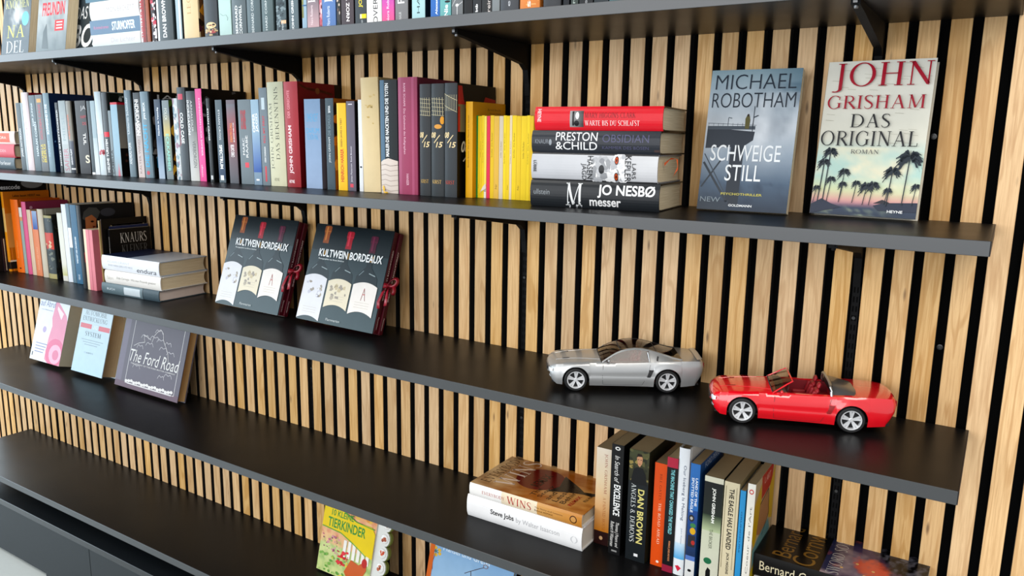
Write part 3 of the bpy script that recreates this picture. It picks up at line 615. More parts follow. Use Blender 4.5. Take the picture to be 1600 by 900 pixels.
r0(928, 950, 200, '3a4348', '2b3236', 'dark slate book, second from the right end of the topmost row')
r0(952, 975, 200, '5c7a7e', '3f5a5e', 'teal grey book at the right end of the topmost row')

# ============================================================= second shelf: the long row
G1 = None
Z1 = S[1]
# lying stack at the far left
zz = Z1+.3; x_r = solveX(28, -118, Z1)
for (t, sc, fc, lb, tx, xr) in [(33, '75848c', '55646c', 'grey hardcover at the bottom of the far left stack on the second shelf', [('Der Vorleser', .45, .92, .35, .68, 'f0f2f2', 'd')], 25),
        (38, 'dd6f7c', 'b2202c', 'pink and red hardcover in the middle of the far left stack on the second shelf', [('ROSA STUNDEN', .3, .8, .4, .6, 'f3c9cc', 'd')], 24.5),
        (37, 'ecdcd6', 'e6e2dc', 'white and orange hardcover on top of the far left stack on the second shelf', [('DEBBIE MORA', .3, .8, .4, .6, 'fbeee8', 'd')], 25)]:
    art = (lambda A: A.rect(.15, .25, .85, .88, 'e8765a')) if sc == 'ecdcd6' else None
    flat('hardcover_book', solveX(xr, -122, zz), -122, zz, 4, t, 205, 118, spine=sc, front=fc, label=lb, texts=tx, hard=True, art=art); zz += t+.3
_last['1'] = solveX(34.5, -118, Z1)
def r1(xl, xr, yt, sp, fr, lb, tx=(), hard=False, D=None, Y=-128, tilt=-.7, **kw):
    if D is None: D = -Y-4
    return row('1', Z1, Y, xl, xr, yt, D, hard, sp, fr, lb, tx, tilt, **kw)
r1(35, 42, 161, '5f6c72', '39444a', 'grey spine with small white letters low down, first standing book of the second shelf', [('JAMES PATTERSON', .38, .8, .3, .75, 'e8ecec', 'u', 'b')])
r1(42.3, 45, 161, 'b2c0c4', 'c9d2d4', 'very thin pale book, second standing on the second shelf')
r1(45.3, 54.6, 144.8, 'e6dde0', 'a81e34', 'whitish pink spine on a red cover near the left end of the second shelf', [('wir sind die guten', .35, .75, .4, .6, 'd88a9c', 'u')], hard=True)
r1(55.8, 65.3, 149.2, '6f7f86', '44525a', 'slate spine with pale double column lettering, left end of the second shelf', [('HARLAN COBEN', .35, .8, .55, .85, 'dbe6ea', 'u', 'b'), ('DER JUNGE', .1, .4, .3, .6, 'dbe6ea', 'u', 'b')])
r1(66, 77, 148.4, '7d8285', '3c4246', 'grey spine with reddish and yellow lettering, left part of the second shelf', [('GOLDEN CAGE', .12, .58, .3, .62, 'c4606c', 'u', 'b'), ('CAMILLA', .64, .88, .2, .5, 'e0cf5c', 'u', 'b'), ('BERG', .64, .88, .55, .85, 'e0cf5c', 'u', 'b')], art=lambda A: A.rect(.2, .05, .8, .1, 'e0b060'))
def stars(B): B.rect(0, 0, 1, 1, '123a66', '0d2c52'); B.blobs(.05, .05, .95, .95, ['3b6fa8', '1d4d80', '6a94c0'], 60, .02, 1.5, 12)
r1(78, 87.3, 145.8, '8ba3ae', '123a66', 'light blue grey spine on a deep blue hardcover, left part of the second shelf', [('SCHWEIGEND IN DIE', .14, .52, .35, .7, 'f2f6f8', 'u', 'b'), ('NACHT', .6, .8, .35, .6, 'b6d3e6', 'u')], hard=True, fart=stars)
r1(95.5, 99.8, 160.5, '33393c', '24282b', 'thin dark spine with small white lettering right of the deep blue cover', [('MORD IM MITTSOMMER', .1, .9, .3, .75, 'dfe3e4', 'u', 'b')])
r1(101, 111.6, 157.6, 'b9c0c1', '98a2a6', 'pale spine with pink angular letters, left part of the second shelf', [('SAFIER', .66, .97, .2, .85, 'c76f86', 'u', 'l'), ('MIESE', .2, .55, .3, .7, '9fb0b4', 'u')], art=lambda A: A.rect(0, 0, 1, .6, '9fa9ab', 'c3cacb'))
r1(112.5, 119.4, 158, '9a9890', '0c0d10', 'spine with orange capitals above navy, left part of the second shelf', [('HERZJAGER', .18, .52, .2, .7, 'd2764a', 'u', 'b'), ('SARAH FLINT', .66, .88, .3, .65, 'f2f4f6', 'u', 'b')], art=lambda A: (A.rect(0, .55, 1, 1, '6a6f7c', '182838'), A.rect(0, .93, 1, .95, 'e6e8e8')), hard=True)
r1(126.5, 143, 157.6, '3b3637', '2c2a2b', 'wide dark brown spine with grey and red lettering, left part of the second shelf', [('JA', .07, .14, .5, 1.0, 'c9c9c9', 'h', 'n'), ('TUL', .44, .6, .55, .8, 'f0efec', 'd', 'b'), ('S', .74, .85, .6, .98, 'e6dfca', 'h', 'b'), ('HAPP', .2, .24, .45, .95, 'b03040', 'h', 'b'), ('DE', .29, .33, .6, .95, 'b03040', 'h', 'b')])
r1(144.8, 149.7, 158, '4f5b60', '384248', 'thin dark grey spine between a wide brown and a pale one on the second shelf', art=lambda A: A.rect(0, .97, 1, 1, 'f2f4f4'))
r1(150.2, 157, 157.7, 'a6b8bf', '8a9ba2', 'narrow pale blue spine left of the tall white one on the second shelf', art=lambda A: A.rect(0, .5, 1, 1, 'b8c6ca', 'e4e8ea'))
r1(157.8, 167, 143.5, 'd3dee3', 'b8c6cc', 'tall white spine with a small red mark, left part of the second shelf', art=lambda A: (A.rect(0, 0, 1, .5, 'c3d0d6', 'dbe6ea'), A.blobs(.3, .68, .9, .75, ['d98a92', 'c2616c'], 5, .25, 8, 2)), hard=True)
r1(168.3, 176, 145, '5a6166', '16241f', 'dark grey spine with a red band and white capitals, left part of the second shelf', [('HELENE TURSTEN', .56, .96, .3, .75, 'f2f4f4', 'u', 'b')], hard=True, art=lambda A: A.rect(0, .47, 1, .53, 'd8334a'), fart=lambda B: (B.blobs(.3, .02, .8, .1, ['cfd4d4', '3b5248', '8d9c98'], 20, .06, 1.5, 3), B.rect(0, .47, 1, .53, 'c01f38')))
r1(176.7, 180.8, 173, '8b979c', '6c767b', 'short pale spine with black jagged letters low down, second shelf', [('CAMILLA', .6, .97, .1, .8, '202225', 'u', 'b')])
def mist(B): B.rect(0, 0, 1, .62, '8c8a88', '9b958a'); B.rect(0, .62, 1, 1, '1e1c1c', '141212'); B.blobs(.1, .7, .7, .95, ['8c5340', '2b2222', '5a3a30'], 14, .08, 1.5, 4); B.rect(0, 0, 1, .03, 'd22a44')
r1(181.3, 191.5, 160.2, '9fbccb', '8c8a88', 'light blue spine with a red top edge, left part of the second shelf', fart=mist, art=lambda A: (A.rect(0, 0, 1, .03, 'd22a44'), A.rect(0, .7, 1, 1, '9fbccb', 'a8b2b6'), A.poly([(.45, 1), (.6, .82), (.8, 1)], 'd98a98')))
r1(204, 213, 141.2, '7d8f99', '0d0f11', 'slate blue spine with white lettering on a black cover, second shelf', [('Unterm Schinder', .08, .5, .3, .65, 'dde6ea', 'u', 'n'), ('ANDREAS FOHR', .6, .85, .25, .7, 'eef2f4', 'u', 'n')], hard=True)
r1(217.5, 227, 145, 'a8a3a2', '8d8a8a', 'spine fading from dark grey to rosy white with white capitals, second shelf', [('INDRIDASON', .08, .5, .2, .8, 'f6f6f6', 'd', 'b'), ('KALTER WIND', .55, .95, .3, .6, '8d6a66', 'u', 'n')], art=lambda A: (A.rect(0, 0, 1, .35, '3b4146', '6d7275'), A.rect(0, .35, 1, 1, 'a6a3a2', 'dccfcb')))
def noir(B): B.blobs(.05, .1, .95, .8, ['2b2b2c', '4f4a48', '8b8581', '1a1a1b'], 34, .12, 1.5, 7); B.rect(.1, .75, .6, .88, '49a3cf'); B.text('IAN', .2, .03, .9, .09, 'd8d8d8', 'h')
r1(228.2, 240.3, 143.5, '8398a3', '0d0e10', 'blue grey spine with large sky blue capitals, second shelf', [('DIE NACHT', .36, .87, .25, .75, '46b4dc', 'u', 'b'), ('JAN BECK', .12, .32, .4, .75, 'f0f4f6', 'u', 'b')], hard=True, fart=noir, art=lambda A: A.ell(.5, .94, .2, .025, 'd05a6a'))
r1(249.2, 258.3, 155.5, '44627c', '2d4258', 'slim navy spine fading to pale blue at its foot, second shelf', [('Nachts in Venedig', .1, .45, .4, .7, 'f2f6fa', 'u', 'b')], art=lambda A: (A.rect(0, 0, 1, .5, '3b4c60', '4e6a88'), A.rect(0, .5, 1, 1, '4e6a88', 'b6c6d6')))
r1(261.3, 271.5, 157, '8b979a', '33250f', 'grey and yellow spine with mint capitals, second shelf', [('ECKKAMMER', .42, .9, .3, .75, '9fd8cc', 'd', 'b'), ('FOLCK', .1, .25, .3, .7, 'e2e6dc', 'd')], art=lambda A: (A.rect(0, .15, 1, .45, '8b979a', 'd6c070'), A.rect(0, .45, 1, .9, '9aa58c', '76868a')), fart=lambda B: B.blobs(0, 0, 1, 1, ['c98a1c', 'e0b040', '3a2a10', '5b7a2a'], 50, .12, 1.5, 8))
r1(277.7, 285, 154, 'cfd6d8', 'b4bdc0', 'white spine with a grey blue floral print, second shelf', art=mottle(['7d99a8', 'e6e6ea', 'b093a4', '9fb4bd'], 40, .3, 14))
r1(285.5, 297.5, 136.8, '555d63', '1e3034', 'tall dark grey spine with a white bold title and red subtitle, second shelf', [('COLD CASE', .27, .6, .35, .72, 'f2f4f4', 'd', 'b'), ('DAS VERSCHWUNDENE MADCHEN', .23, .62, .12, .26, 'd84a62', 'd', 'b')], hard=True, art=lambda A: A.rect(.2, .07, .8, .13, 'd05a70'))
r1(299, 312.7, 142.8, '8f9091', '60686c', 'spine fading from dark grey to white with two columns of capitals, second shelf', [('INDRIDASON', .1, .48, .1, .42, 'f4f4f4', 'd', 'n'), ('ARNALDUR', .1, .45, .55, .75, 'd6d8d8', 'd', 'n'), ('VERBORGEN', .55, .85, .55, .85, '6d7072', 'd', 'n')], hard=True, art=lambda A: (A.rect(0, 0, 1, .45, '4c5358', '8f9192'), A.rect(0, .45, 1, 1, '999b9b', 'd8d9d6')))
r1(313.4, 323, 139, 'ea5fa4', '1d1b1c', 'bright pink spine with thin white lettering, second shelf', [('KOMMISSARIN LUCIA SOMMER', .1, .72, .5, .75, 'fbe6f2', 'd', 'n'), ('ullstein', .82, .95, .35, .6, 'fbe6f2', 'd')], fart=lambda B: B.blobs(0, 0, 1, 1, ['2b2b2b', '6f6f70', '111111', '8b8b8c'], 40, .1, 1.5, 5))
def feathers(B): B.blobs(.5, 0, 1, .4, ['3a3a3b', '1c1c1d', '585858'], 40, .1, 1.5, 15); B.rect(.15, .05, .75, .12, 'c08a2a')
r1(329.6, 334.5, 154, '3c4246', '0d0d0e', 'thin dark spine with small white capitals right of the bright pink one', [('ETHAN CROSS', .12, .5, .3, .7, 'f0f2f2', 'd', 'b')], hard=True, fart=feathers, art=lambda A: A.rect(.3, .92, .9, .97, 'd6dadc'))
r1(343.3, 353.3, 156.4, '64737b', '07090c', 'slate spine lettered SPECTRUM in bold white, second shelf', [('SPECTRUM', .54, .83, .3, .75, 'fafcfc', 'd', 'b'), ('ETHAN CROSS', .12, .48, .4, .65, 'eef2f4', 'd', 'n')], art=lambda A: (A.rect(0, .5, 1, .95, '64737b', '2c4a6c'), A.rect(.25, .91, .75, .97, 'e8ecec')))
r1(360.3, 373.5, 156.4, '7d7078', '221d20', 'spine with a red flame tint and orange DEATH title, second shelf', [('DEATH CALL', .27, .5, .3, .55, 'eb9a3a', 'u', 'b'), ('CHRIS CARTER', .53, .68, .3, .7, 'f4f2f2', 'u', 'b'), ('ER BRINGT DEN TOD', .27, .5, .68, .8, 'f4f2f2', 'u', 'b')], art=lambda A: (A.rect(0, .05, 1, .35, '7d7e86', 'a85a60'), A.rect(0, .35, 1, .7, 'b2565a', '7d6a70'), A.rect(0, .7, 1, 1, '7d6a70', '6c7076')))
r1(378, 397.5, 156, '7e8a90', '596a72', 'wide slate spine with spaced white capitals and a red square, second shelf', [('MARC', .45, .65, .25, .42, 'f2f4f4', 'u', 'n'), ('RAABE', .42, .68, .5, .67, 'f2f4f4', 'u', 'n'), ('DIE HORNISSE', .12, .35, .2, .6, 'c9545c', 'h', 'b')], art=lambda A: A.rect(.38, .74, .68, .8, 'dd5666'))
r1(398, 410, 155.8, 'a3bccd', '5d7fae', 'light blue spine with a white two-line title, second shelf', [('OPFER', .16, .38, .15, .5, 'f6fafc', 'u', 'b'), ('JAGD', .16, .38, .58, .9, 'f6fafc', 'u', 'b')], art=lambda A: (A.rect(0, .35, 1, .85, 'a3bccd', '3e68ae'), A.rect(0, .85, 1, 1, '8aa0b2', '8aa0b2'), A.rect(.3, .93, .7, .95, 'f2f4f6')))
r1(411.2, 423.3, 137.4, '7f8b92', '55626a', 'slim grey spine with a red title and white author, left of the cream hardcover', [('KILL MY FIRST', .28, .56, .35, .62, 'cc4c58', 'u', 'b'), ('STEVE CAVANAGH', .6, .76, .4, .6, 'f2f4f4', 'u', 'b')], art=lambda A: (A.rect(.3, .1, .7, .22, 'c8d6dc'), A.rect(.4, .8, .6, .96, 'cf5560')))
r1(424.3, 448.6, 128.5, 'c9c9b0', 'a33036', 'cream hardcover with thin dark roman capitals on its spine, second shelf', [('DAS BEKENNTNIS', .05, .74, .48, .72, '4a4b42', 'u', 's'), ('JOHN GRISHAM', .2, .84, .12, .36, '6f705f', 'u', 's'), ('HEYNE', .92, .95, .3, .6, '7d7c66', 'h')], hard=True, art=lambda A: A.rect(0, 0, 1, 1, 'c5c6ae', 'd3d2b8'))
def gavel(B): B.rect(0, 0, 1, 1, '8e1622', '6f1019'); B.line([(.05, .03), (.2, .06), (.55, .075), (.8, .1)], .04, '8a5230', 1.6); B.ell(.45, .075, .05, .03, '9c6236'); B.rect(.85, .0, 1, .4, '1d0a0a')
r1(450, 471, 128, 'b02836', '8e1622', 'red hardcover with bold white and pale pink capitals, right of the cream one', [('JOHN GRISHAM', .41, .87, .28, .6, 'f6dfe0', 'u', 'b'), ('DER GERECHTE', .08, .34, .28, .48, 'e39aa2', 'u', 'b'), ('HEYNE', .93, .96, .2, .6, 'f6e9ea', 'h', 'b')], hard=True, art=lambda A: A.rect(0, 0, 1, 1, 'b8424e', 'a11f2e'), fart=gavel)
r1(479.6, 504, 155, '8fa6c2', '6b6a74', 'light blue spine with thin turquoise handwriting, right of the red hardcover', [('OHNE NICHT', .16, .25, .15, .85, '3fb0dc', 'h', 'l'), ('DARUM', .32, .38, .1, .9, '3fb0dc', 'h', 'l'), ('SCHON MAL', .39, .45, .15, .85, '3fb0dc', 'h', 'l')], art=lambda A: A.rect(0, 0, 1, 1, '86a0bc', '9fb2cc'), tilt=-.2)
r1(512, 524.3, 153.8, '4c5e68', 'b46f22', 'slate spine with small pale capitals beside the yellow one, second shelf', [('JOHN GRISHAM', .42, .7, .3, .6, 'e0e6e8', 'u', 'n'), ('DIE SCHULD', .18, .4, .3, .6, '8ea0a8', 'u', 'n'), ('WAHR', .08, .16, .35, .65, 'e8ecee', 'd', 'b')], fart=lambda B: B.blobs(0, .1, 1, 1, ['d98b28', 'b45f18', '3a2412', 'e8a542'], 40, .12, 1.5, 19), tilt=-.2)
r1(529.6, 543.4, 161.2, 'f0c51c', 'd9a41a', 'yellow spine with red and brown lettering, middle of the second shelf', [('HEINRICH HARRER', .52, .9, .3, .66, 'cc3a1c', 'u', 'b'), ('SIEBEN JAHRE IN TIBET', .17, .5, .35, .6, '5b4a1e', 'u', 'n')], art=lambda A: A.rect(0, 0, .12, 1, 'f6dc5a'), tilt=-.2)
r1(544.2, 556.6, 158.2, '716b78', '0b0b0c', 'mauve grey spine with small white lettering, left of the thin white one', [('James Patterson  Rock Bottom', .5, .9, .4, .65, 'e6e2ea', 'u', 'n')], hard=False, art=lambda A: (A.rect(.3, .92, .7, .96, 'd85a6c'), A.rect(.25, .03, .75, .04, 'e6e2ea')), tilt=-.2)
r1(562.3, 568, 156, 'dfe2e4', 'c9ced2', 'thin white spine left of the thick blank beige hardcover', art=lambda A: A.ell(.5, .73, .3, .01, '2c2c2e'), tilt=-.2)
r1(569, 595.4, 121.5, 'd8c69c', 'c2ad80', 'thick blank beige hardcover without any lettering, second shelf', hard=True, art=lambda A: (A.rect(0, 0, 1, 1, 'd3c096', 'ddcca6'), A.blobs(.2, .05, .8, .4, ['c2a868', 'cdb781'], 9, .12, 8, 3)), tilt=-1.1)
def waves(A):
    A.rect(0, 0, .3, 1, '51738a'); A.rect(.3, 0, 1, 1, '202b30'); A.poly([(0, .72), (.2, .7), (.5, .685), (.8, .7), (1, .71), (1, 1), (0, 1)], 'd9cfc6')
    for k in range(6): A.line([(0, .75+k*.045), (.3, .74+k*.045), (.6, .755+k*.045), (1, .745+k*.045)], .05, 'b7aba2', 8)
_bk = r1(596.6, 622.6, 125.2, '202b30', '1a2226', 'black spine with white upright title, blue left strip and white waves at its foot', [('MAILER·DIE NACKTEN UND DIE TOTEN', .03, .67, .36, .56, 'f2f4f4', 'u', 'b')], hard=True, art=waves, tilt=-.4)
rb_ = MB().grid([[(6, -3.5, 13), (9, -3.2, 15)], [(9, -5.5, 6), (13, -5, 7.5)], [(14, -9, .6), (15, -9, 4)], [(25, -10, .6), (25, -11, 3.2)]])
_o = link('ribbon_bookmark', rb_.me('ribbon_bookmark'), _bk, mat('yellow_ribbon', 'd9a81c', .4)); _m = _o.modifiers.new('thick', 'SOLIDIFY'); _m.thickness = .0004
r1(624, 653, 121, 'a54a6c', '7d2c4c', 'maroon pink hardcover with small pale lettering, left of the three matching grey volumes', [('RAFIK SCHAMI  Das Geheimnis des Kalligraphen', .05, .65, .3, .44, 'ecc6d4', 'd', 'n'), ('HANSER', .82, .92, .45, .58, 'ecc6d4', 'd', 'n')], hard=True, art=lambda A: (A.rect(0, 0, .2, 1, 'b05a7c'), A.rect(.75, 0, .86, 1, 'b45f80')), tilt=-.2)
def kirst(n):
    def f(A):
        cage = 'c9bf9e'
        if n < 3:
            for k in range(5): A.line([(.1+k*.2, .12), (.25+k*.17, .28)], .03, cage, 6)
            for k in range(5): A.line([(.05, .13+k*.035), (1, .14+k*.035)], .02, cage, 6)
        else:
            for k in range(7): A.line([(.05+k*.15, .1), (.05+k*.15, .24)], .025, cage, 6)
            A.line([(0, .09), (1, .15)], .03, cage, 6); A.line([(0, .19), (1, .25)], .03, cage, 6)
        if n == 2: A.ell(.9, .32, .14, .035, 'e2a52c'); A.ell(.6, .375, .28, .02, 'd9a24a')
        A.line([(.3, .52), (.75, .45)], .05, 'ecd8ac', 6)
    return f
kt = lambda c: [('08', .425, .475, .05, .45, 'ecd8ac', 'h', 'bi'), ('15', .51, .56, .45, .95, 'ecd8ac', 'h', 'bi'), ('KIRST', .85, .885, .15, .85, c, 'h', 'sb')]
r1(656.6, 673.2, 131.6, '3d4043', '2b2d2f', 'first of three matching grey volumes numbered 08/15, leftmost, with a wire cage drawing', kt('d8b66a'), hard=True, art=kirst(1), tilt=0)
r1(674.2, 693.7, 131, '3f4447', '2b2d2f', 'middle one of the three matching grey volumes numbered 08/15, with a small yellow figure', kt('e0c07a'), hard=True, art=kirst(2), tilt=0)
def kfront(B):
    B.rect(0, 0, 1, 1, '1a1816', '17140f'); B.poly([(.02, .02), (.12, .02), (.16, .14), (.24, .2), (.1, .25), (.02, .18)], 'c43a34')
    B.rect(.02, .18, .2, .42, '9c8f6a'); B.poly([(.02, .2), (.07, .2), (.07, .42), (.02, .42)], 'c8433a'); B.poly([(.62, .2), (.72, .1), (1, .12), (1, .26), (.62, .26)], 'b83a30')
    B.text('08', .1, .5, .3, .6, 'efe6cc', 'h', 'bi'); B.line([(.15, .68), (.35, .58)], .02, 'efe6cc', 1.6)
r1(694.7, 714, 130, '43484c', '1a1816', 'rightmost of the three matching grey volumes numbered 08/15, its red and black cover showing', kt('c9604c'), hard=True, art=kirst(3), fart=kfront, tilt=0)
def ytext(B): B.text('Bertolt Brecht', .45, .06, .85, .085, '8a6a10', 'h'); B.text('Der gute Mensch', .5, .1, .85, .125, '8a6a10', 'h'); B.text('von Sezuan', .5, .14, .85, .165, '8a6a10', 'h')
r1(727.5, 737.8, 159, 'e2b010', 'd8a210', 'taller yellow booklet at the left end of the yellow booklets, orange toned cover showing', [('Bertolt Brecht  Der gute Mensch von Sezuan', .14, .68, .3, .55, '6b5208', 'u', 'n')], Y=-112, fart=ytext, tilt=0)
GY = 'thin yellow booklets in the row on the second shelf'
yl = [(738.4, 741.6, '2f9a4a', 'thin green booklet among the yellow ones'), (741.9, 746.5, 'efd21a', None), (746.8, 751.8, 'e9cb18', None), (752, 755.8, 'ecd01c', None), (756, 759.2, 'f2e26a', None), (759.8, 764.6, 'e2395f', 'thin pink red booklet among the yellow ones'),
      (765.2, 770.8, 'e6c51a', None), (771, 778.6, 'e3bd55', 'amber booklet with faded spine, second right of the pink red one'), (779, 785, 'd8cdb8', 'greyish white booklet among the yellow ones'), (785.3, 790, 'f0d620', None), (790.2, 794.8, 'edd018', None), (795, 798.6, 'e6d6b4', 'very thin whitish booklet near the right of the yellow ones'),
      (798.9, 805.5, 'f0d416', None), (805.8, 812.3, 'eacb16', None), (812.6, 821.2, 'ecd01a', None), (821.4, 826, 'efd41c', None), (826.2, 831.5, 'e4c214', None)]
ynm = ['first right of the green booklet', 'second right of the green booklet', 'third right of the green booklet', 'left of the pink red one, with a torn white label', 'directly right of the pink red booklet', 'directly right of the greyish white booklet', 'directly left of the very thin whitish booklet', 'fifth from the stacked hardcovers', 'fourth from the stacked hardcovers', 'third from the stacked hardcovers, the widest', 'second from the stacked hardcovers', 'next to the stacked hardcovers']
yi = 0
for i, (a, b, c, lb) in enumerate(yl):
    if lb is None: lb = 'thin yellow booklet, '+ynm[yi]; yi += 1
    yt = 181.5 - (.8 if i % 3 == 0 else 0)-(1.0 if i == 11 else 0)
    tx = [('Schiller  Die Rauber', .2+.05*(i % 3), .5+.07*(i % 2), .3, .6, '8a7410', 'u')] if i % 3 != 1 else [('Nr', .82, .88, .3, .7, '8a7410', 'u')]
    art = (lambda A: (A.rect(0, .86, 1, 1, 'eae6dc'), A.text('22', .1, .88, .9, .92, '4a4434', 'h', 'b'))) if i == 4 else None
    _yb = row('1', Z1, -100, a, b, yt, 95, False, c, c, lb, tx, 0, group=GY, art=art)
    if i == 4:
        tn = MB().grid([[(4.4, -.6, 17), (4.2, -.6, 27)], [(0, -4.5, 14), (1, -4, 22)], [(-5, -6, 10), (-2.5, -6.5, 13.5)]]); _o = link('torn_label', tn.me('torn_label'), _yb, mat('label_paper', 'e4dfd2', .7)); _m = _o.modifiers.new('thick', 'SOLIDIFY'); _m.thickness = .0003
# torn label sticking out of the fourth booklet: a folded white strip
# the lying stack of four hardcovers
zz = Z1+.3
def wolf(A):
    A.rect(0, 0, 1, 1, 'c4c6ca', 'cfd0d2'); A.rect(0, 0, .05, 1, '4a4a4c'); A.rect(.95, 0, 1, 1, '4a4a4c')
    A.blobs(.05, .50, .95, .76, ['d8d9da', 'b9bbbe', 'a3a5a8', 'e6e6e6', 'f0f0f0'], 60, .18, 6, 4)
    A.ell(.45, .575, .16, .022, '3a3c40'); A.ell(.75, .575, .1, .02, '9a9ca0')
    for u in (.2, .78): A.ell(u, .69, .15, .016, '2c2a2a'); A.ell(u, .69, .12, .012, 'c05a2c'); A.ell(u, .69, .05, .005, '17100c')
def priest(A): A.rect(.14, .29, .82, .40, 'a8a8a8', '4a4a4a', 2); A.rect(.2, .31, .8, .325, '2c2c2e'); A.ell(.62, .35, .15, .014, 'f0f0f0'); A.ell(.3, .345, .12, .02, '26262a')
def mlogo(A):
    A.text('M', .08, .29, .95, .42, 'e8eaea', 'd', 's'); A.blobs(.02, .31, .22, .42, ['8b8f92', 'd8dadc', '5a5e62'], 12, .05, 6, 3)
LB = [(-478, -292, -168, 4, 42, 'd:bottom', '33373b', '1b1d1f', 'black hardcover with a broken white letter M, bottom of the four-book stack', [('JO NESBØ', .54, .97, .42, .92, 'f4f4f4', 'd', 'b'), ('messer', .49, .73, .12, .34, 'e6e6e6', 'd', 'b'), ('ullstein', .03, .16, .48, .66, '9aa0a4', 'd', 'n')], None, 128)]
def S4(x0, x1, y, yaw, t, sp, fr, lb, tx, art, D, gl=True, ribbon=False):
    global zz
    r = flat('hardcover_book', x1, y, zz, yaw, t, x1-x0, D, spine=sp, front=fr, label=lb, texts=tx, art=art, hard=True, gloss=gl, bulge=4.5)
    if ribbon:
        pts = [(t*.72, 30, -.5), (t*.9, 40, -8), (t*.85, 47, -17), (t*.5, 40, -20), (t*.22, 26, -16)]
        rb = MB()
        rr = [[(p[0], p[1], p[2]), (p[0]-5*math.cos(i*.9), p[1]+1.5, p[2]+3*math.sin(i*.9))] for i, p in enumerate(pts)]
        rb.grid(rr); link('ribbon_bookmark', rb.me('ribbon_bookmark'), r, mat('orange_ribbon', 'e2632a', .4))
    zz += t+.4
    return r
def span(pl, pr, y): return solveX(pl, y, zz), solveX(pr, y, zz)
a, b = span(833, 1024.5, -172); S4(a, b, -158, 6, 42, '34383c', '1b1d1f', 'black hardcover with a broken white letter M, bottom of the four-book stack', [('JO NESBØ', .54, .97, .42, .92, 'f4f4f4', 'd', 'b'), ('messer', .48, .72, .10, .34, 'e6e6e6', 'd', 'b'), ('ullstein', .03, .16, .46, .66, '9aa0a4', 'd', 'n')], mlogo, 138)
a, b = span(834.5, 1022, -170); S4(a, b, -156, 6, 43.5, 'c9cbce', '9b9da0', 'whitish grey hardcover with an animal face and orange eyes in the four-book stack', [('HASEN', .46, .505, .1, .92, '26282a', 'H', 'n'), ('JAGD', .41, .455, .05, .65, '26282a', 'H', 'n'), ('LARS', .81, .84, .15, .68, '26282a', 'H', 'n'), ('KEPLER', .755, .80, .04, .95, '26282a', 'H', 'n'), ('LÜBBE', .02, .05, .3, .72, '55585a', 'H', 'b')], wolf, 136, ribbon=True)
a, b = span(834.5, 1026, -168); S4(a, b, -154, 5.5, 35, '3b3f46', '15171a', 'dark slate hardcover with white capitals and faint violet title, beneath the red one', [('PRESTON', .2, .53, .55, .93, 'f2f4f6', 'd', 'n'), ('&CHILD', .2, .53, .15, .5, 'f2f4f6', 'd', 'n'), ('OBSIDIAN', .57, .92, .5, .84, '62627e', 'd', 'n'), ('KAMMER DES BÖSEN', .57, .92, .2, .36, '62627e', 'd', 'n'), ('KNAUR', .03, .14, .4, .6, '8a9098', 'd', 'n')], lambda A: (A.ell(.47, .155, .14, .012, '9aa0a6'), A.rect(.1, .96, .2, 1, '5a4a48')), 142)
a, b = span(839, 1030.5, -166); S4(a, b, -152, 5.5, 37, 'd62436', '15100f', 'red hardcover with a small black and white portrait photo, top of the four-book stack', [('WARTE BIS DU SCHLÄFST', .41, .83, .2, .42, 'f8eaea', 'd', 's'), ('MARY HIGGINS CLARK', .41, .80, .52, .75, '7a1620', 'd', 's'), ('HEYNE', .025, .055, .35, .9, 'f2d6d6', 'H', 'b')], priest, 138)

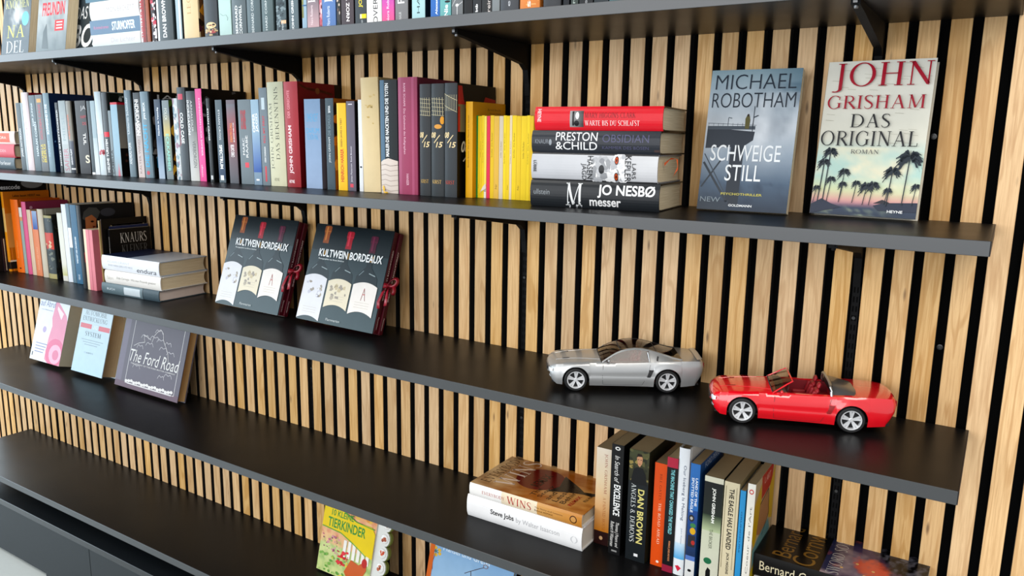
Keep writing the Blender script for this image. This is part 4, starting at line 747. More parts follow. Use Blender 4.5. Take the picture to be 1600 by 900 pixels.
# face-out novels at the right of the second shelf
def robotham(B):
    def sky(u, w):
        c = grad([(0, '93a8b0'), (.18, 'b4c0c8'), (.40, 'd3d9de'), (.6, 'a2afbb'), (.8, '5c7084'), (1, '2c3d50')], w)
        n = fbm(u*3.2+1, w*4.2, 5); c = mixc(c, lin('dfe4e8'), (n-.42)*2.6*math.exp(-((w-.35)/.25)**2)); c = mixc(c, lin('4f6276'), max(0, (fbm(u*3, w*3.5, 9)-.45))*2.4*(w > .1)*(u*.9+.1 if w < .8 else .7))
        if w < .16: c = mixc(c, lin('64808f'), (u-.55)*1.6)
        if w > .8: c = mixc(c, lin('34455a'), (fbm(u*9, w*14, 12)-.4)*2)
        return c
    B.paint(0, 0, 1, 1, 30, 46, sky)
    B.poly([(.02, .41), (.56, .44), (.55, .50), (.45, .545), (.02, .56)], '3c4550'); B.rect(.02, .40, .56, .425, '59636d')
    B.rect(.31, .54, .46, .97, '38424e', '2f3a46'); B.rect(0, .93, .35, 1, '394654')
    B.line([(.02, .66), (.33, .94)], .025, '39434d', 1.6); B.line([(.02, .84), (.22, .64)], .018, '39434d', 1.6); B.line([(.02, .6), (.3, .88)], .012, '4b5661', 1.6)
    for k in range(10): B.line([(.03+k*.055, .38), (.03+k*.055, .415)], .004, '59636d', 1.6)
    B.line([(.02, .38), (.57, .395)], .005, '59636d', 1.6); B.line([(.25, .34), (.25, .4)], .006, '59636d', 1.6); B.line([(.25, .34), (.29, .345)], .008, '59636d', 1.6)
    B.line([(.53, .26), (.53, .44)], .008, '3f4a55', 1.6); B.line([(.53, .34), (.58, .325)], .012, '3f4a55', 1.6)
    B.poly([(.445, .42), (.44, .35), (.455, .325), (.47, .32), (.485, .33), (.495, .36), (.49, .42)], '6f6a3c'); B.ell(.468, .325, .012, .01, '40382a')
    B.text('MICHAEL', .06, .035, .95, .14, '3a4450', 'h', 'l'); B.text('ROBOTHAM', .04, .165, .96, .27, '333c48', 'h', 'l')
    B.text('SCHWEIGE', .09, .535, .87, .65, 'eef2f4', 'h', 'n'); B.text('STILL', .28, .675, .68, .79, 'eef2f4', 'h', 'n')
    B.text('PSYCHOTHRILLER', .26, .875, .72, .892, 'c9c26a', 'h', 'b'); B.text('GOLDMANN', .36, .955, .62, .972, 'eef2f4', 'h', 'b'); B.text('NEW', .03, .91, .26, .945, '94a0a8', 'h', 'n')
face_out('paperback_book', -241, -84, Z1, 2, 137, 219, 15, 11, spine='2e3944', front='8d9aa4', fart=robotham, gloss=True, label='grey blue face-out paperback with a figure on a broken bridge, second shelf')
def palm(B, x, y, h, r, col='1c323f'):
    B.line([(x, y), (x+.012, y-h*.5), (x+.022, y-h)], .010 if h > .2 else .007, col, 1.55)
    cx, cy = x+.022, y-h
    for k in range(13):
        a = math.radians(-35+k*250/12); rr = r*(.8+.25*((k*7) % 5)/5); up, dn = [], []
        for j in range(6):
            t = j/5; px_ = cx+rr*math.cos(a)*t; py_ = cy+(-rr*math.sin(a)*t+rr*.55*t*t)*.64; wd = .13*r*math.sin(math.pi*min(.95, t+.12))
            up.append((px_, py_-wd)); dn.append((px_+.004, py_+wd*1.3*(1 if j % 2 else .3)))
        B.n -= 1 if k % 3 else 0
        for j in range(5): B.n -= 1 if j else 0; B.poly([up[j], up[j+1], dn[j+1], dn[j]], col)
def original(B):
    def dusk(u, w):
        c = grad([(0, 'e4e2d8'), (.5, 'e2e0d2'), (.62, 'c4dcd2'), (.74, 'bcd8cf'), (.84, 'd8dcb4'), (.9, 'dcaea6'), (.925, 'b98a96'), (.94, '3c4f68'), (1, '2e4158')], w)
        if .55 < w < .86: c = mixc(c, lin('ece6cc'), (fbm(u*4, w*10, 3)-.42)*3)
        if w > .94: c = mixc(c, lin('b9c4a4'), (fbm(u*7, w*30, 8)-.45)*4*math.exp(-((u-.4)/.25)**2))
        return c
    B.paint(0, 0, 1, 1, 26, 60, dusk)
    rd = random.Random(4)
    for k in range(40):
        x, y = rd.random()*.9, rd.random()*.55; B.line([(x, y), (x+.08, y+.004)], .004, 'c6c3b4', 1.55)
    B.poly([(0, .94), (.1, .9), (.2, .93), (.3, .95), (0, 1)], '2b3850'); B.poly([(.6, .93), (.7, .91), (1, .9), (1, .96), (.65, .96)], '2b3850'); B.poly([(.6, .915), (.68, .89), (.78, .915)], '35303c')
    for x, y, h, r in ((.06, .92, .26, .08), (.11, .92, .33, .09), (.15, .92, .15, .06), (.27, .92, .2, .075), (.27, .92, .12, .055), (.4, .92, .13, .055), (.5, .93, .12, .09), (.56, .93, .13, .08), (.7, .92, .09, .055), (.72, .93, .22, .1), (.86, .92, .30, .15), (.95, .92, .12, .06), (.02, .93, .1, .05)): palm(B, x, y, h, r)
    B.text('JOHN', .06, .015, .985, .205, 'b21f3c', 'h', 's'); B.text('GRISHAM', .04, .225, .95, .315, 'b21f3c', 'h', 's')
    B.text('DAS', .29, .345, .66, .435, '2c2c30', 'h', 's'); B.text('ORIGINAL', .02, .455, .93, .555, '2c2c30', 'h', 's'); B.text('ROMAN', .33, .575, .59, .603, '55565c', 'h', 's')
    B.text('HEYNE', .74, .955, .88, .972, 'f2f4f4', 'h', 'b')
face_out('hardcover_book', -76, -52, Z1, -3, 144, 226, 24, 10, spine='cfccc0', front='e0ded2', hard=True, fart=original, gloss=True, label='cream face-out hardcover with red and black capitals above palm trees, second shelf', texts=[('DAS ORIGINAL', .2, .85, .3, .7, '2c2c30', 'u', 's')])

# ============================================================= third shelf
Z2 = S[2]
_last['2'] = -1e9
def r2(xl, xr, yt, sp, fr, lb, tx=(), hard=False, D=None, Y=-128, tilt=-1.2, **kw):
    row('2', Z2, Y, xl, xr, yt, (D or -Y-6), hard, sp, fr, lb, tx, tilt, **kw)
def dress(B): B.rect(0, 0, 1, 1, '17191b', '17191b'); B.text('Dresscode', .25, .035, .62, .085, 'dcdcdc', 'h', 'b'); B.ell(.8, .02, .16, .06, '9a9a98')
r2(-34, -24, 286, '2b1f22', '17191b', 'black hardcover whose cover is lettered Dresscode, rearmost at the far left of the third shelf', hard=True, fart=dress, D=200, Y=-204)
r2(-22, 2, 372, '3c2a30', '3a2a2e', 'dark brown hardcover partly in frame at the left edge of the third shelf', hard=True, D=100, Y=-150)
def orange_big(B): B.rect(0, 0, 1, .42, 'd2801a', 'e08a1c'); B.rect(0, .27, .55, .70, 'e0a355', 'e0a355'); B.text('Leben lassen HEISST was', .2, .04, .8, .07, '3a2408', 'h', 'b'); B.rect(0, .88, 1, .97, '2b2724'); B.rect(0, .86, 1, .88, 'ecdfc8')
r2(7, 18, 300, 'e8a020', 'd2801a', 'large yellow orange hardcover with a dark foot band, far left of the third shelf', hard=True, fart=orange_big, art=lambda A: (A.rect(0, .2, 1, .5, 'e6c07a'), A.rect(0, .88, 1, .97, '2b2724')), Y=-138)
r2(28, 39.3, 312, 'ec7f1c', 'd9701a', 'bright orange hardcover spine, second large one at the left of the third shelf', [('Ratgeber', .55, .8, .4, .6, 'f2b070', 'u')], hard=True, art=lambda A: A.ell(.6, .94, .12, .01, '3a2a20'))
r2(40, 44.3, 324.5, 'a3b3ad', 'c8ccc4', 'thin sage and white spine right of the bright orange one, third shelf', art=lambda A: (A.rect(0, 0, 1, .14, 'e2ddd6'), A.rect(0, .14, 1, .2, 'd9a27c')))
r2(45, 51.5, 315.6, 'd86a94', '9c3a5e', 'pink hardcover spine with a plum coloured cover, third shelf', hard=True, fart=lambda B: (B.rect(0, 0, 1, 1, '9c3f62', '8e3555'), B.ell(.12, .08, .035, .02, 'd8a8b8')))
r2(52, 57.8, 328, 'd8c3ac', 'd9a070', 'narrow beige spine between the pink and the orange pink one, third shelf')
r2(58.3, 67.2, 330, 'dd9066', 'cf8058', 'peach orange spine with a blue and white top, third shelf', [('Kochen mit Liebe', .55, .9, .4, .6, 'f0c8aa', 'u')], art=lambda A: (A.rect(.2, 0, 1, .28, '9fb4d0', '2f5ea8')))
r2(68.5, 76.8, 327, 'c9c1b0', 'a8a496', 'pale grey beige hardcover left of the antique book, third shelf', hard=True)
def antique(A):
    A.rect(0, 0, 1, 1, '3d4a4e', '454f50'); A.rect(0, .27, 1, .53, 'cc4a38'); A.rect(0, 0, 1, .04, 'a8a070'); A.rect(0, .92, 1, 1, 'b0a878'); A.blobs(.1, .05, .9, .9, ['5b6a6e', '2e3a3c', '7f8478', '39403e'], 26, .18, 6, 13); A.rect(.1, .29, .9, .40, 'c9503e'); A.blobs(.1, .42, .9, .5, ['d8c0a0', 'cc4a38'], 8, .2, 6, 5)
r2(77.5, 90, 337, '3d4a4e', '1b1a14', 'antique book with a red label on its marbled spine, third shelf', hard=True, art=antique, fart=lambda B: B.blobs(0, 0, 1, 1, ['4a452e', '25231a', '6b6442', '14130e'], 70, .08, 1.5, 6))
r2(99.6, 107, 333, 'dcdcd2', 'd2d0c4', 'off-white booklet spine right of the antique book, third shelf', tilt=-1.8, art=lambda A: A.rect(0, .75, 1, .92, 'dcdcd2', 'c8c890'))
r2(107.7, 114.5, 319.5, 'dfe4ea', 'c9d2da', 'tall white spine left of the petrol blue one, third shelf', tilt=-1.8)
r2(115, 120, 318.5, '6c8796', 'e8e8e6', 'thin grey blue spine with a white patch, touching the petrol blue one, third shelf', tilt=-1.8, art=lambda A: A.rect(0, .3, 1, .55, 'e8ebec'))
r2(120.8, 130.3, 320.5, '33708f', '25566f', 'petrol blue spine with small white lettering, third shelf', [('WEISHEIT DES UNIVERSUMS', .4, .74, .35, .6, 'e8f0f4', 'u', 'b'), ('VERLAG', .88, .95, .35, .65, 'e8f0f4', 'u')], tilt=-1.6)
def portrait(B):
    B.rect(0, 0, 1, 1, '1e232a', '1b1d1f'); B.poly([(.03, .16), (.06, .08), (.16, .03), (.3, .04), (.36, .09), (.3, .17), (.12, .2)], '5a5a58'); B.poly([(.08, .15), (.2, .12), (.28, .17), (.26, .28), (.16, .36), (.07, .3)], 'c07c50'); B.ell(.2, .2, .03, .012, '3a1c12'); B.poly([(.2, .25), (.26, .26), (.2, .285)], '7a3a28'); B.ell(.5, .1, .14, .05, '50525a')
    B.rect(.0, .56, .12, .68, 'c6242a'); B.poly([(.02, .44), (.12, .36), (.16, .44), (.02, .54)], '6a7478')
r2(131, 137, 321, '20252b', '181c22', 'dark hardcover with a painted face on its large cover, third shelf', hard=True, fart=portrait, D=150, Y=-156)
r2(138, 151.6, 359, 'd98a94', 'c97884', 'short pink spine with a cream edge, third shelf', tilt=-.4, Y=-158, D=100, art=lambda A: (A.rect(0, 0, .3, 1, 'e2d2b8'), A.rect(.62, 0, .68, 1, 'b85f6c')))
r2(152, 161.5, 345, 'd3bd8e', 'c0a673', 'cream yellow spine with brown handwriting at the top, third shelf', [('Gedichte', .05, .3, .3, .6, '7d6030', 'u')], tilt=-.4, Y=-140, art=lambda A: A.rect(.4, .86, .6, .97, '3a3024'))
def framed(B):
    B.rect(0, 0, 1, 1, '161311', '161311')
    for a, b in (((.22, .10), (.9, .10)), ((.9, .10), (.95, .16)), ((.95, .16), (.95, .9)), ((.16, .16), (.16, .9)), ((.22, .10), (.16, .16))): B.line([a, b], .045, 'cdb893', 1.5)
    B.text('DER CODE', .3, .2, .8, .26, '6b4a52', 'h', 's')
r2(166, 171, 343, '4a3330', '161311', 'black hardcover with a cream rounded frame on its cover, third shelf', hard=True, tilt=0, fart=framed, Y=-136, X=(-1838.5, -1832.5), D=130)
r2(176, 179, 354, '25335c', '2d3c66', 'thin navy book directly behind the small black one, third shelf', tilt=0, D=110, Y=-116, X=(-1832, -1828.5))
def knaurs(B): B.rect(0, 0, 1, 1, '0e0f13', '121419'); B.text('KNAURS', .25, .07, .9, .24, 'e6e2da', 'h', 's'); B.text('KLEINER', .27, .27, .91, .43, '7c7b78', 'h', 's'); B.text('WELT', .28, .47, .92, .66, 'e6e2da', 'h', 's')
r2(182, 192, 359, '14161b', '0e0f13', 'small black book lettered KLEINER WELT behind the lying stack, third shelf', [('KLEINER WELTATLAS', .12, .6, .4, .6, 'd8d4cc', 'u', 'b')], tilt=0, fart=knaurs, D=116, Y=-122, X=(-1828, -1820.5))
# the lying stack of three
zz = Z2+.3
xa_, xb_ = solveX(161, -158, zz), solveX(248, -150, zz)
def st3(x0, x1, y, yaw, t, D, **kw):
    global zz
    flat('hardcover_book', x1, y, zz, yaw, t, x1-x0, D, hard=True, **kw); zz += t+.4
st3(xa_, xb_, -146, 3, 28, 140, spine='60727a', front='55646c', label='grey hardcover with a pale stripe, bottom of the lying stack on the third shelf', texts=[('BUCH', .1, .24, .4, .6, 'cfd8dc', 'd')], art=lambda A: (A.rect(0, 0, 1, 1, '66797f', '7f8f95'), A.rect(.15, .4, .85, .68, 'c9d2d6'), A.rect(0, .72, 1, .74, '3c4a50'), A.rect(0, .74, 1, 1, '4f6068')), pagecol='d6c6bc')
xa_, xb_ = solveX(168, -152, zz), solveX(249.5, -150, zz)
st3(xa_, xb_, -144, 3, 34, 138, spine='e4e2dd', front='e4e2dd', label='white hardcover with faint grey handwriting, middle of the lying stack on the third shelf', texts=[('Taktors', .04, .16, .3, .55, 'b9b5ae', 'd', 'i'), ('Dale Carnegie  Wie man Freunde gewinnt', .22, .92, .36, .58, '8f8b84', 'd', 'i')])
xa_, xb_ = solveX(162.5, -150, zz), solveX(247, -148, zz)
st3(xa_, xb_, -142, 2.5, 37, 140, spine='dfe3e8', front='b9c4d2', label='white and navy hardcover on top of the lying stack, third shelf', texts=[('ADAM GRANT', .1, .5, .52, .68, 'c2c6cc', 'd'), ('ENNE MARIA GERECHTE WEGE', .12, .55, .28, .42, 'a7acb4', 'd'), ('endura', .62, .95, .1, .42, '2a2f3c', 'd', 'i')], fart=lambda B: (B.rect(0, 0, 1, .45, '1c2c50', '22345a'), B.rect(0, .45, 1, 1, 'a9b8cc', 'd3dae2')))

# two wine book sets, tied with ribbons
GRN = '33474d'
def wine(full):
    def f(B):
        B.rect(0, 0, 1, .28, '0f1f25', '1c2e34'); B.rect(0, .27, 1, 1, '35484e', '4a5c60')
        caps = [(.17, '9c5a2c', 'c98a4a'), (.48, 'a81630', 'd04058'), (.79, '5a1838', '7c2c50')]
        for i, (u, c1, c2) in enumerate(caps):
            w0 = (.015, .05, .07)[i]; B.poly([(u-.045, w0+.01), (u-.03, w0), (u+.03, w0), (u+.045, w0+.01), (u+.045, w0+.06), (u+.035, w0+.09), (u+.038, w0+.18), (u-.04, w0+.18), (u-.035, w0+.09), (u-.045, w0+.06)], c1)
            B.poly([(u-.02, w0+.01), (u+.0, w0+.01), (u+.0, w0+.15), (u-.02, w0+.15)], c2)
            B.rect(u-.04, w0+.055, u+.04, w0+.06, c2)
            B.poly([(u-.03, .24), (u+.03, .24), (u+.035, .38), (u+.13, .48), (u+.145, .58), (u-.145, .58), (u-.13, .48), (u-.035, .38)], '28393f')
            B.rect(u+.0, .27, u+.035, .33, 'a8884a'); B.line([(u-.1, .47), (u-.05, .42)], .006, '8fa0a4', 1); B.line([(u+.02, .44), (u+.1, .46)], .008, 'a8b6b8', 1)
        labs = [(.15, 'dfe0e4', 'c8c8d2', .52, 1.0 if not full else .99), (.475, 'e2dac4', 'ccc0a2', .535, .84), (.80, 'e9e4de', 'e6ddd8', .53, .86)]
        for i, (u, c1, c2, w0, w1) in enumerate(labs):
            top = [(u-.15+.3*k/10, w0+.035*(2*k/10-1)**2) for k in range(11)]; bot = [(u+.15-.3*k/10, w1+.04*(2*k/10-1)**2-.04) for k in range(11)]
            B.poly(top+bot, c1)
            if i < 2: B.blobs(u-.1, w0+.08, u+.1, w0+.22, [c2, 'a8a196', c1, 'b6ae9e'], 26, .03, 1.1, 31+i)
            else: B.line([(u-.02, w0+.18), (u+.0, w0+.06), (u+.03, w0+.18)], .008, 'c4605a', 1); B.line([(u-.01, w0+.12), (u+.02, w0+.12)], .008, 'c4605a', 1)
            for k in range(3): B.rect(u-.09, w1-.13+k*.025, u+.09, w1-.127+k*.025, 'c9c2b4')
        B.text('KULTWEIN BORDEAUX', .12, .255, .94, .335, 'f4f6f6', 'h', 'b'); B.text('Photographien von Bruno Boidron', .13, .35, .47, .37, 'd6dcdc', 'h', 'b')
        B.text('Flammarion', .4, .94, .58, .965, 'cfd6d6', 'h', 's')
    return f
def wine_set(x, y, yaw, H, Wd, lean, lb, white=False):
    tt = 30
    a = math.radians(lean)
    mw = Matrix.Translation(W(x, y, Z2+.4+tt*math.sin(a))) @ Matrix.Rotation(math.radians(yaw), 4, 'Z') @ Matrix.Rotation(-a, 4, 'X')
    root = empty('wine_book_set', mw); tag(root, lb, 'book set', 'wine book sets')
    # local: x right 0..Wd, y 0 at the picture cover going back, z up
    m = MB().bbox(0, Wd, 0, 2.2, 0, H, .5); 
    fb = link('front_board', mesh('front_board', m.v, m.f, cols=[lin('33474d')]*len(m.f)), root, GLOSS)
    A = Art(lambda u, w, l: (u*Wd, -l, (1-w)*H)); wine(True)(A); A.make('cover_picture', fb, GLOSS)
    for k, (y0, tl) in enumerate(((2.4, 11.6), (14.4, 11.6))):
        x1 = Wd+1+k*4
        v = MB().bbox(4, x1, y0, y0+tl, 1, H-1, 1.0)
        vol = link('volume', mesh('volume', v.v, v.f, cols=[lin('5c1426')]*len(v.f)), root, PRINT)
        A = Art(lambda u, w, l, y0=y0, tl=tl, x1=x1: (x1+l, y0+u*tl, 1+(1-w)*(H-2)))
        A.text(('GESCHICHTE U. TERROIR', 'APPELLATION UND WEINE')[k], .35, .18, .65, .68, 'e6d3d0', 'd', 'b'); A.text('Flammarion', .35, .84, .62, .96, 'e6d3d0', 'd')
        A.make('spine_print', vol, PRINT)
    bm_ = MB().bbox(0, Wd-2, 26.4, 28.4, 0, H, .5); link('back_board', mesh('back_board', bm_.v, bm_.f, cols=[lin('7a1c30')]*len(bm_.f)), root, PRINT)
    if white: pb = MB().bbox(3, Wd-4, 3, 25, -.2, .9, .3); link('lower_pages', pb.me('lower_pages'), root, mat('white_pages', 'dedad0', .8))
    r = MB()
    zc = H*.47
    def strip(P, w=5):
        rows_ = []
        for p, q in P:
            p = Vector(p); q = Vector(q).normalized()*w; rows_.append([tuple(p-q), tuple(p+q)])
        r.grid(rows_)
    # band round the spines and a bow of two loops and two tails
    strip([((Wd+1.9, 0, zc), (0, 0, 1)), ((Wd+2.2, 17, zc+2), (0, 0, 1)), ((Wd+6.5, 18, zc+2), (0, 0, 1)), ((Wd+6.5, 27, zc), (0, 0, 1))])
    for sgn in (-1, 1):
        L = []
        for i in range(13):
            t = i/12*2*math.pi; L.append(((Wd+8+16*math.sin(t/2)**2, 14-8*sgn+sgn*10*math.sin(t/2), zc+2+sgn*11*math.sin(t/2)+9*math.sin(t)), (.3, .6, .9*math.cos(t/2)+.2)))
        strip(L, 4)
    strip([((Wd+8, 12, zc), (0, 0, 1)), ((Wd+16, 0, zc-9), (.3, .3, 1)), ((Wd+25, -8, zc-26), (.6, .3, .8)), ((Wd+28, -10, zc-42), (1, 0, .3))], 4)
    strip([((Wd+8, 12, zc), (0, 0, 1)), ((Wd+9, -4, zc-12), (.6, .3, .6)), ((Wd+6, -9, zc-36), (1, 0, .2)), ((Wd+11, -10, zc-50), (1, 0, .2))], 4)
    kn = MB().bbox(Wd+5, Wd+12, 9, 17, zc-5, zc+5, 2.5); r.grid([[(0, 0, -9999), (0, 0, -9999)]]) if False else None
    rb = link('ribbon', r.me('ribbon', True), root, RED_RIB)
    md = rb.modifiers.new('thick', 'SOLIDIFY'); md.thickness = .0006
    link('knot', kn.me('knot'), rb, RED_RIB)
wine_set(-1431, -98, -2, 222, 230, 18.8, 'left one of the two dark wine picture books tied with red ribbon, third shelf', True)
wine_set(-1149, -98, -2.5, 220, 238, 18.8, 'right one of the two dark ribbon-tied wine picture books, nearer the model cars')

# ============================================================= model cars
def cr(pts, x):       # smooth curve through points (monotone cubic)
    xs = [p[0] for p in pts]; ys = [p[1] for p in pts]; n = len(xs)
    if x <= xs[0]: return ys[0]
    if x >= xs[-1]: return ys[-1]
    i = max(j for j in range(n-1) if xs[j] <= x); h = xs[i+1]-xs[i]; d = (ys[i+1]-ys[i])/h
    def sl(j):
        if j == 0: return (ys[1]-ys[0])/(xs[1]-xs[0])
        if j == n-1: return (ys[-1]-ys[-2])/(xs[-1]-xs[-2])
        a = (ys[j]-ys[j-1])/(xs[j]-xs[j-1]); b = (ys[j+1]-ys[j])/(xs[j+1]-xs[j])
        return 0 if a*b <= 0 else 2*a*b/(a+b)
    t = (x-xs[i])/h; m0, m1 = sl(i)*h, sl(i+1)*h
    return ys[i]*(2*t**3-3*t**2+1)+m0*(t**3-2*t**2+t)+ys[i+1]*(-2*t**3+3*t**2)+m1*(t**3-t**2)
LEN = 262.0; FX, RX, WR, WCZ = 47.0, 199.0, 19.5, 19.5
HW = [(0, 38), (1.5, 41.5), (5, 44.5), (14, 48), (30, 50.2), (47, 51), (75, 49.4), (120, 49.0), (165, 49.8), (185, 51.6), (200, 52), (225, 50.6), (245, 47.5), (256, 45), (260, 42.5), (262, 39)]
ZS = [(0, 37), (3, 40.5), (15, 43.5), (47, 46.5), (90, 47.5), (130, 48.2), (170, 50.5), (200, 53), (230, 53.4), (250, 52.6), (258, 51.5), (262, 48)]      # shoulder
ZC = [(0, 38.5), (3, 43), (14, 47.0), (40, 50.5), (75, 53.2), (95, 54.2), (130, 54), (170, 54.5), (215, 56.5), (240, 56.8), (255, 56.2), (260, 54.5), (262, 50)]   # centre line
ZL = [(0, 17), (4, 13.5), (12, 11.5), (25, 10.5), (60, 9.5), (200, 9.5), (240, 12), (256, 15.5), (262, 20)]
def zlow(x):
    z = cr(ZL, x)
    for c in (FX, RX):
        if abs(x-c) < 22.3: z = max(z, WCZ+math.sqrt(max(0, 22.3**2-(x-c)**2))*1.0)
    return z
def xs_car():
    s = set([0, .4, 1.5, 3, 5, 8, 11, 14, 18, 262, 261.5, 260.5, 259, 257, 254, 250, 246])
    x = 22.0
    while x < 246: s.add(round(x, 2)); x += 3
    for c in (FX, RX):
        for k in range(33): s.add(round(c+22.3*math.cos(math.pi*k/32), 3))
    return sorted(s)
NR = 13
def section(x):
    hw, zs, zc, zl = cr(HW, x), cr(ZS, x), cr(ZC, x), zlow(x); P = []
    fl = 0
    for c in (FX, RX):
        d = abs(x-c)
        if d < 34: fl = max(fl, math.cos(d/34*math.pi/2)**2)
    base = min(zl, zs-5); 
    zsd = [zs-1.5-(zs-1.5-base)*t for t in (1, .95, .84, .7, .58, .52, .42, .25, .1)]
    for i, z in enumerate(zsd):
        a = (z-9)/(zs-9)                       # 0 sill .. 1 shoulder
        y = hw-3.6*max(0, .30-a)/.30-2.6*max(0, a-.62)/.38-(1.0 if .44 < a < .56 and 70 < x < 178 else 0)*0
        y -= .9*math.exp(-((a-.47)/.07)**2)*(1 if 66 < x < 178 else 0)
        y += fl*.9*math.exp(-((z-zl)/7)**2)
        P.append((y, z))
    # over the shoulder to the centre line
    P.append((hw-4.6, zs+.6)); P.append((hw*.80, zs+(zc-zs)*.42)); P.append((hw*.45, zs+(zc-zs)*.86)); P.append((0, zc))
    return P
def nosex(x, z, y):    # nose and tail curve in side view and in plan
    if x < 16: x += ((16-x)/16)*(((z-31)/13)**2*3.0+(y/45)**2*5.5*(1))
    if x > 246: x -= ((x-246)/16)*(((z-44)/14)**2*2.6+(y/45)**2*3.0)
    return x
SIDED = {'wheel_housing', 'door_seam', 'side_crease', 'side_scoop', 'hood_vent', 'hood_ridge', 'side_window', 'quarter_panel', 'quarter_vent', 'roof_rail', 'door_top'}
def model_car(name, mw, paint, coupe, label):
    root = empty(name, mw); tag(root, label, 'model car')
    PM = paint
    def G(n, m, mm, p=root, smooth=True, ang=35):
        if n in SIDED:
            for sg in (-1, 1):
                h = MB(); h.v = m.v; h.f = []; h.m = []
                for f, q in zip(m.f, m.m):
                    if sum(m.v[i][1] for i in f)*sg > 0: h.f.append(f); h.m.append(q)
                us = sorted({i for f in h.f for i in f}); ix = {a: b for b, a in enumerate(us)}
                h.f = [[ix[i] for i in f] for f in h.f]; h.v = [m.v[i] for i in us]
                o = link(n, h.me(n), p, mm)
                if smooth: sharp(o, ang)
            return o
        o = link(n, m.me(n), p, mm); return sharp(o, ang) if smooth else o
    XS = xs_car(); m = MB(); C0, C1 = 92.5, (216 if coupe else 205)
    rows = []
    for x in XS:
        S_ = section(x); rows.append([(nosex(x, z, y), -y, z) for y, z in S_]+[(nosex(x, z, y), y, z) for y, z in S_[::-1][1:]])
    n = len(rows[0])
    def mf(i, j):
        x = (XS[i]+XS[i+1])/2; jj = min(j, n-2-j)
        if C0 < x < C1 and jj >= 10: return None
        return 0
    m.grid(rows, mfun=mf)
    for rr in (rows[0], rows[-1]):
        b = len(m.v); m.v += rr; m.f.append(list(range(b, b+n))); m.m.append(0)
    body = G('body', m, PM, ang=42)
    # wheel housings
    blk = mat('matt_black_plastic', '0c0c0d', .55)
    for cx in (FX, RX):
        w = MB()
        for sg in (-1, 1):
            rr = []
            for k in range(17):
                a = math.pi*k/16; rr.append([(cx+22.4*math.cos(a), sg*49.2, WCZ+22.4*math.sin(a)), (cx+22.4*math.cos(a), sg*27, WCZ+22.4*math.sin(a))])
            w.grid(rr); b = len(w.v); w.v += [q[1] for q in rr]; w.f.append(list(range(b, b+17))); w.m.append(0)
        G('wheel_housing', w, blk, smooth=False)
    u = MB().box(8, 254, -34, 34, 10.5, 13); u.box(30, 70, -27, 27, 12, 30); u.box(180, 220, -27, 27, 12, 30); G('chassis', u, blk, smooth=False)
    # side sills beneath the doors already in body; wheels
    TY = mat('tyre_rubber', '111112', .6); RIM = mat('rim_silver', 'd8dadc', .35, .35)
    tp = [(15.0, -7.5), (17.8, -7.6), (19.0, -6.6), (19.5, -5), (19.5, 5), (19.0, 6.6), (17.8, 7.6), (15.0, 7.5), (14.4, 5), (14.4, -5)]
    for cx in (FX, RX):
        for sg in (-1, 1):
            w = MB().lathe(tp, 'y', 48, close=True)
            wh = link('wheel', w.me('wheel'), root, TY, Matrix.Translation(Vector((cx, sg*43.2, WCZ))*MM) @ (Matrix.Identity(4) if sg < 0 else Matrix.Rotation(math.pi, 4, 'Z'))); sharp(wh)
            r = MB().lathe([(14.6, -4), (14.6, -7.4), (13.2, -7.2), (12.7, -5.2), (12.5, 4)], 'y', 40)
            r.lathe([(0, -6.6), (2.4, -6.5), (3.2, -5.6), (3.4, -3)], 'y', 20)
            for k in range(5):
                for off in (-9, 9):
                    a = 2*math.pi*k/5+math.radians(off)+.3; ca, sa = math.cos(a), math.sin(a)
                    pts = []
                    for rad, wd_, yy in ((2.2, 1.15, -5.6), (7, 1.3, -5.9), (12.9, 1.65, -6.6)):
                        for s2 in (-1, 1):
                            for dy in (0, 2.0): pts.append((rad*ca-s2*wd_*sa, yy+dy, rad*sa+s2*wd_*ca))
                    b = len(r.v); r.v += pts
                    for q in (0, 4): 
                        for f in ((0, 2, 6, 4), (1, 3, 7, 5), (0, 1, 5, 4), (2, 3, 7, 6)): r.f.append([b+q+t for t in f]); r.m.append(0)
                    r.f.append([b+8, b+10, b+11, b+9]); r.m.append(0)
                a = 2*math.pi*k/5+.3; r.lathe([(0, -6.9), (.55, -6.9), (.55, -6)], 'y', 6, (1.9*math.cos(a), 0, 1.9*math.sin(a)))
            G('rim', r, RIM, wh, ang=30)
            d = MB().lathe([(0, -2), (12.4, -2)], 'y', 32); d.lathe([(4, -2.6), (10, -2.6), (10, -2)], 'y', 32); G('brake_disc', d, mat('brake_metal', '1c1c1e', .5, .3), wh, smooth=False)
    # surface detail: strips laid just proud of the flank
    def yside(x, z):
        S_ = section(x); zs_ = [q[1] for q in S_[:9]]; ys_ = [q[0] for q in S_[:9]]
        return float(np.interp(z, zs_, ys_)) if zs_[0] < zs_[-1] else ys_[0]
    def flank(pts, w, sg, lift=.12):
        g = []
        for i, (x, z) in enumerate(pts):
            a, b = pts[max(i-1, 0)], pts[min(i+1, len(pts)-1)]; dx, dz = b[0]-a[0], b[1]-a[1]; l = math.hypot(dx, dz) or 1
            nx, nz = -dz/l*w/2, dx/l*w/2
            g.append([(x+nx, sg*(yside(x+nx, z+nz)+lift), z+nz), (x-nx, sg*(yside(x-nx, z-nz)+lift), z-nz)])
        return g
    dark = mat('panel_gap_dark', '17100f' if not coupe else '1e1f21', .6)
    seam = MB()
    for sg in (-1, 1):
        seam.grid(flank([(92, 46), (91.5, 38), (91, 28), (91.5, 20), (92.5, 12)], .45, sg)); 
        seam.grid(flank([(170, 47.5), (168, 38), (165, 28), (161, 20), (157.5, 12)], .45, sg)); seam.grid(flank([(92.5, 12), (120, 11.6), (157.5, 12)], .4, sg))
    G('door_seam', seam, dark, smooth=False)
    cz = MB()
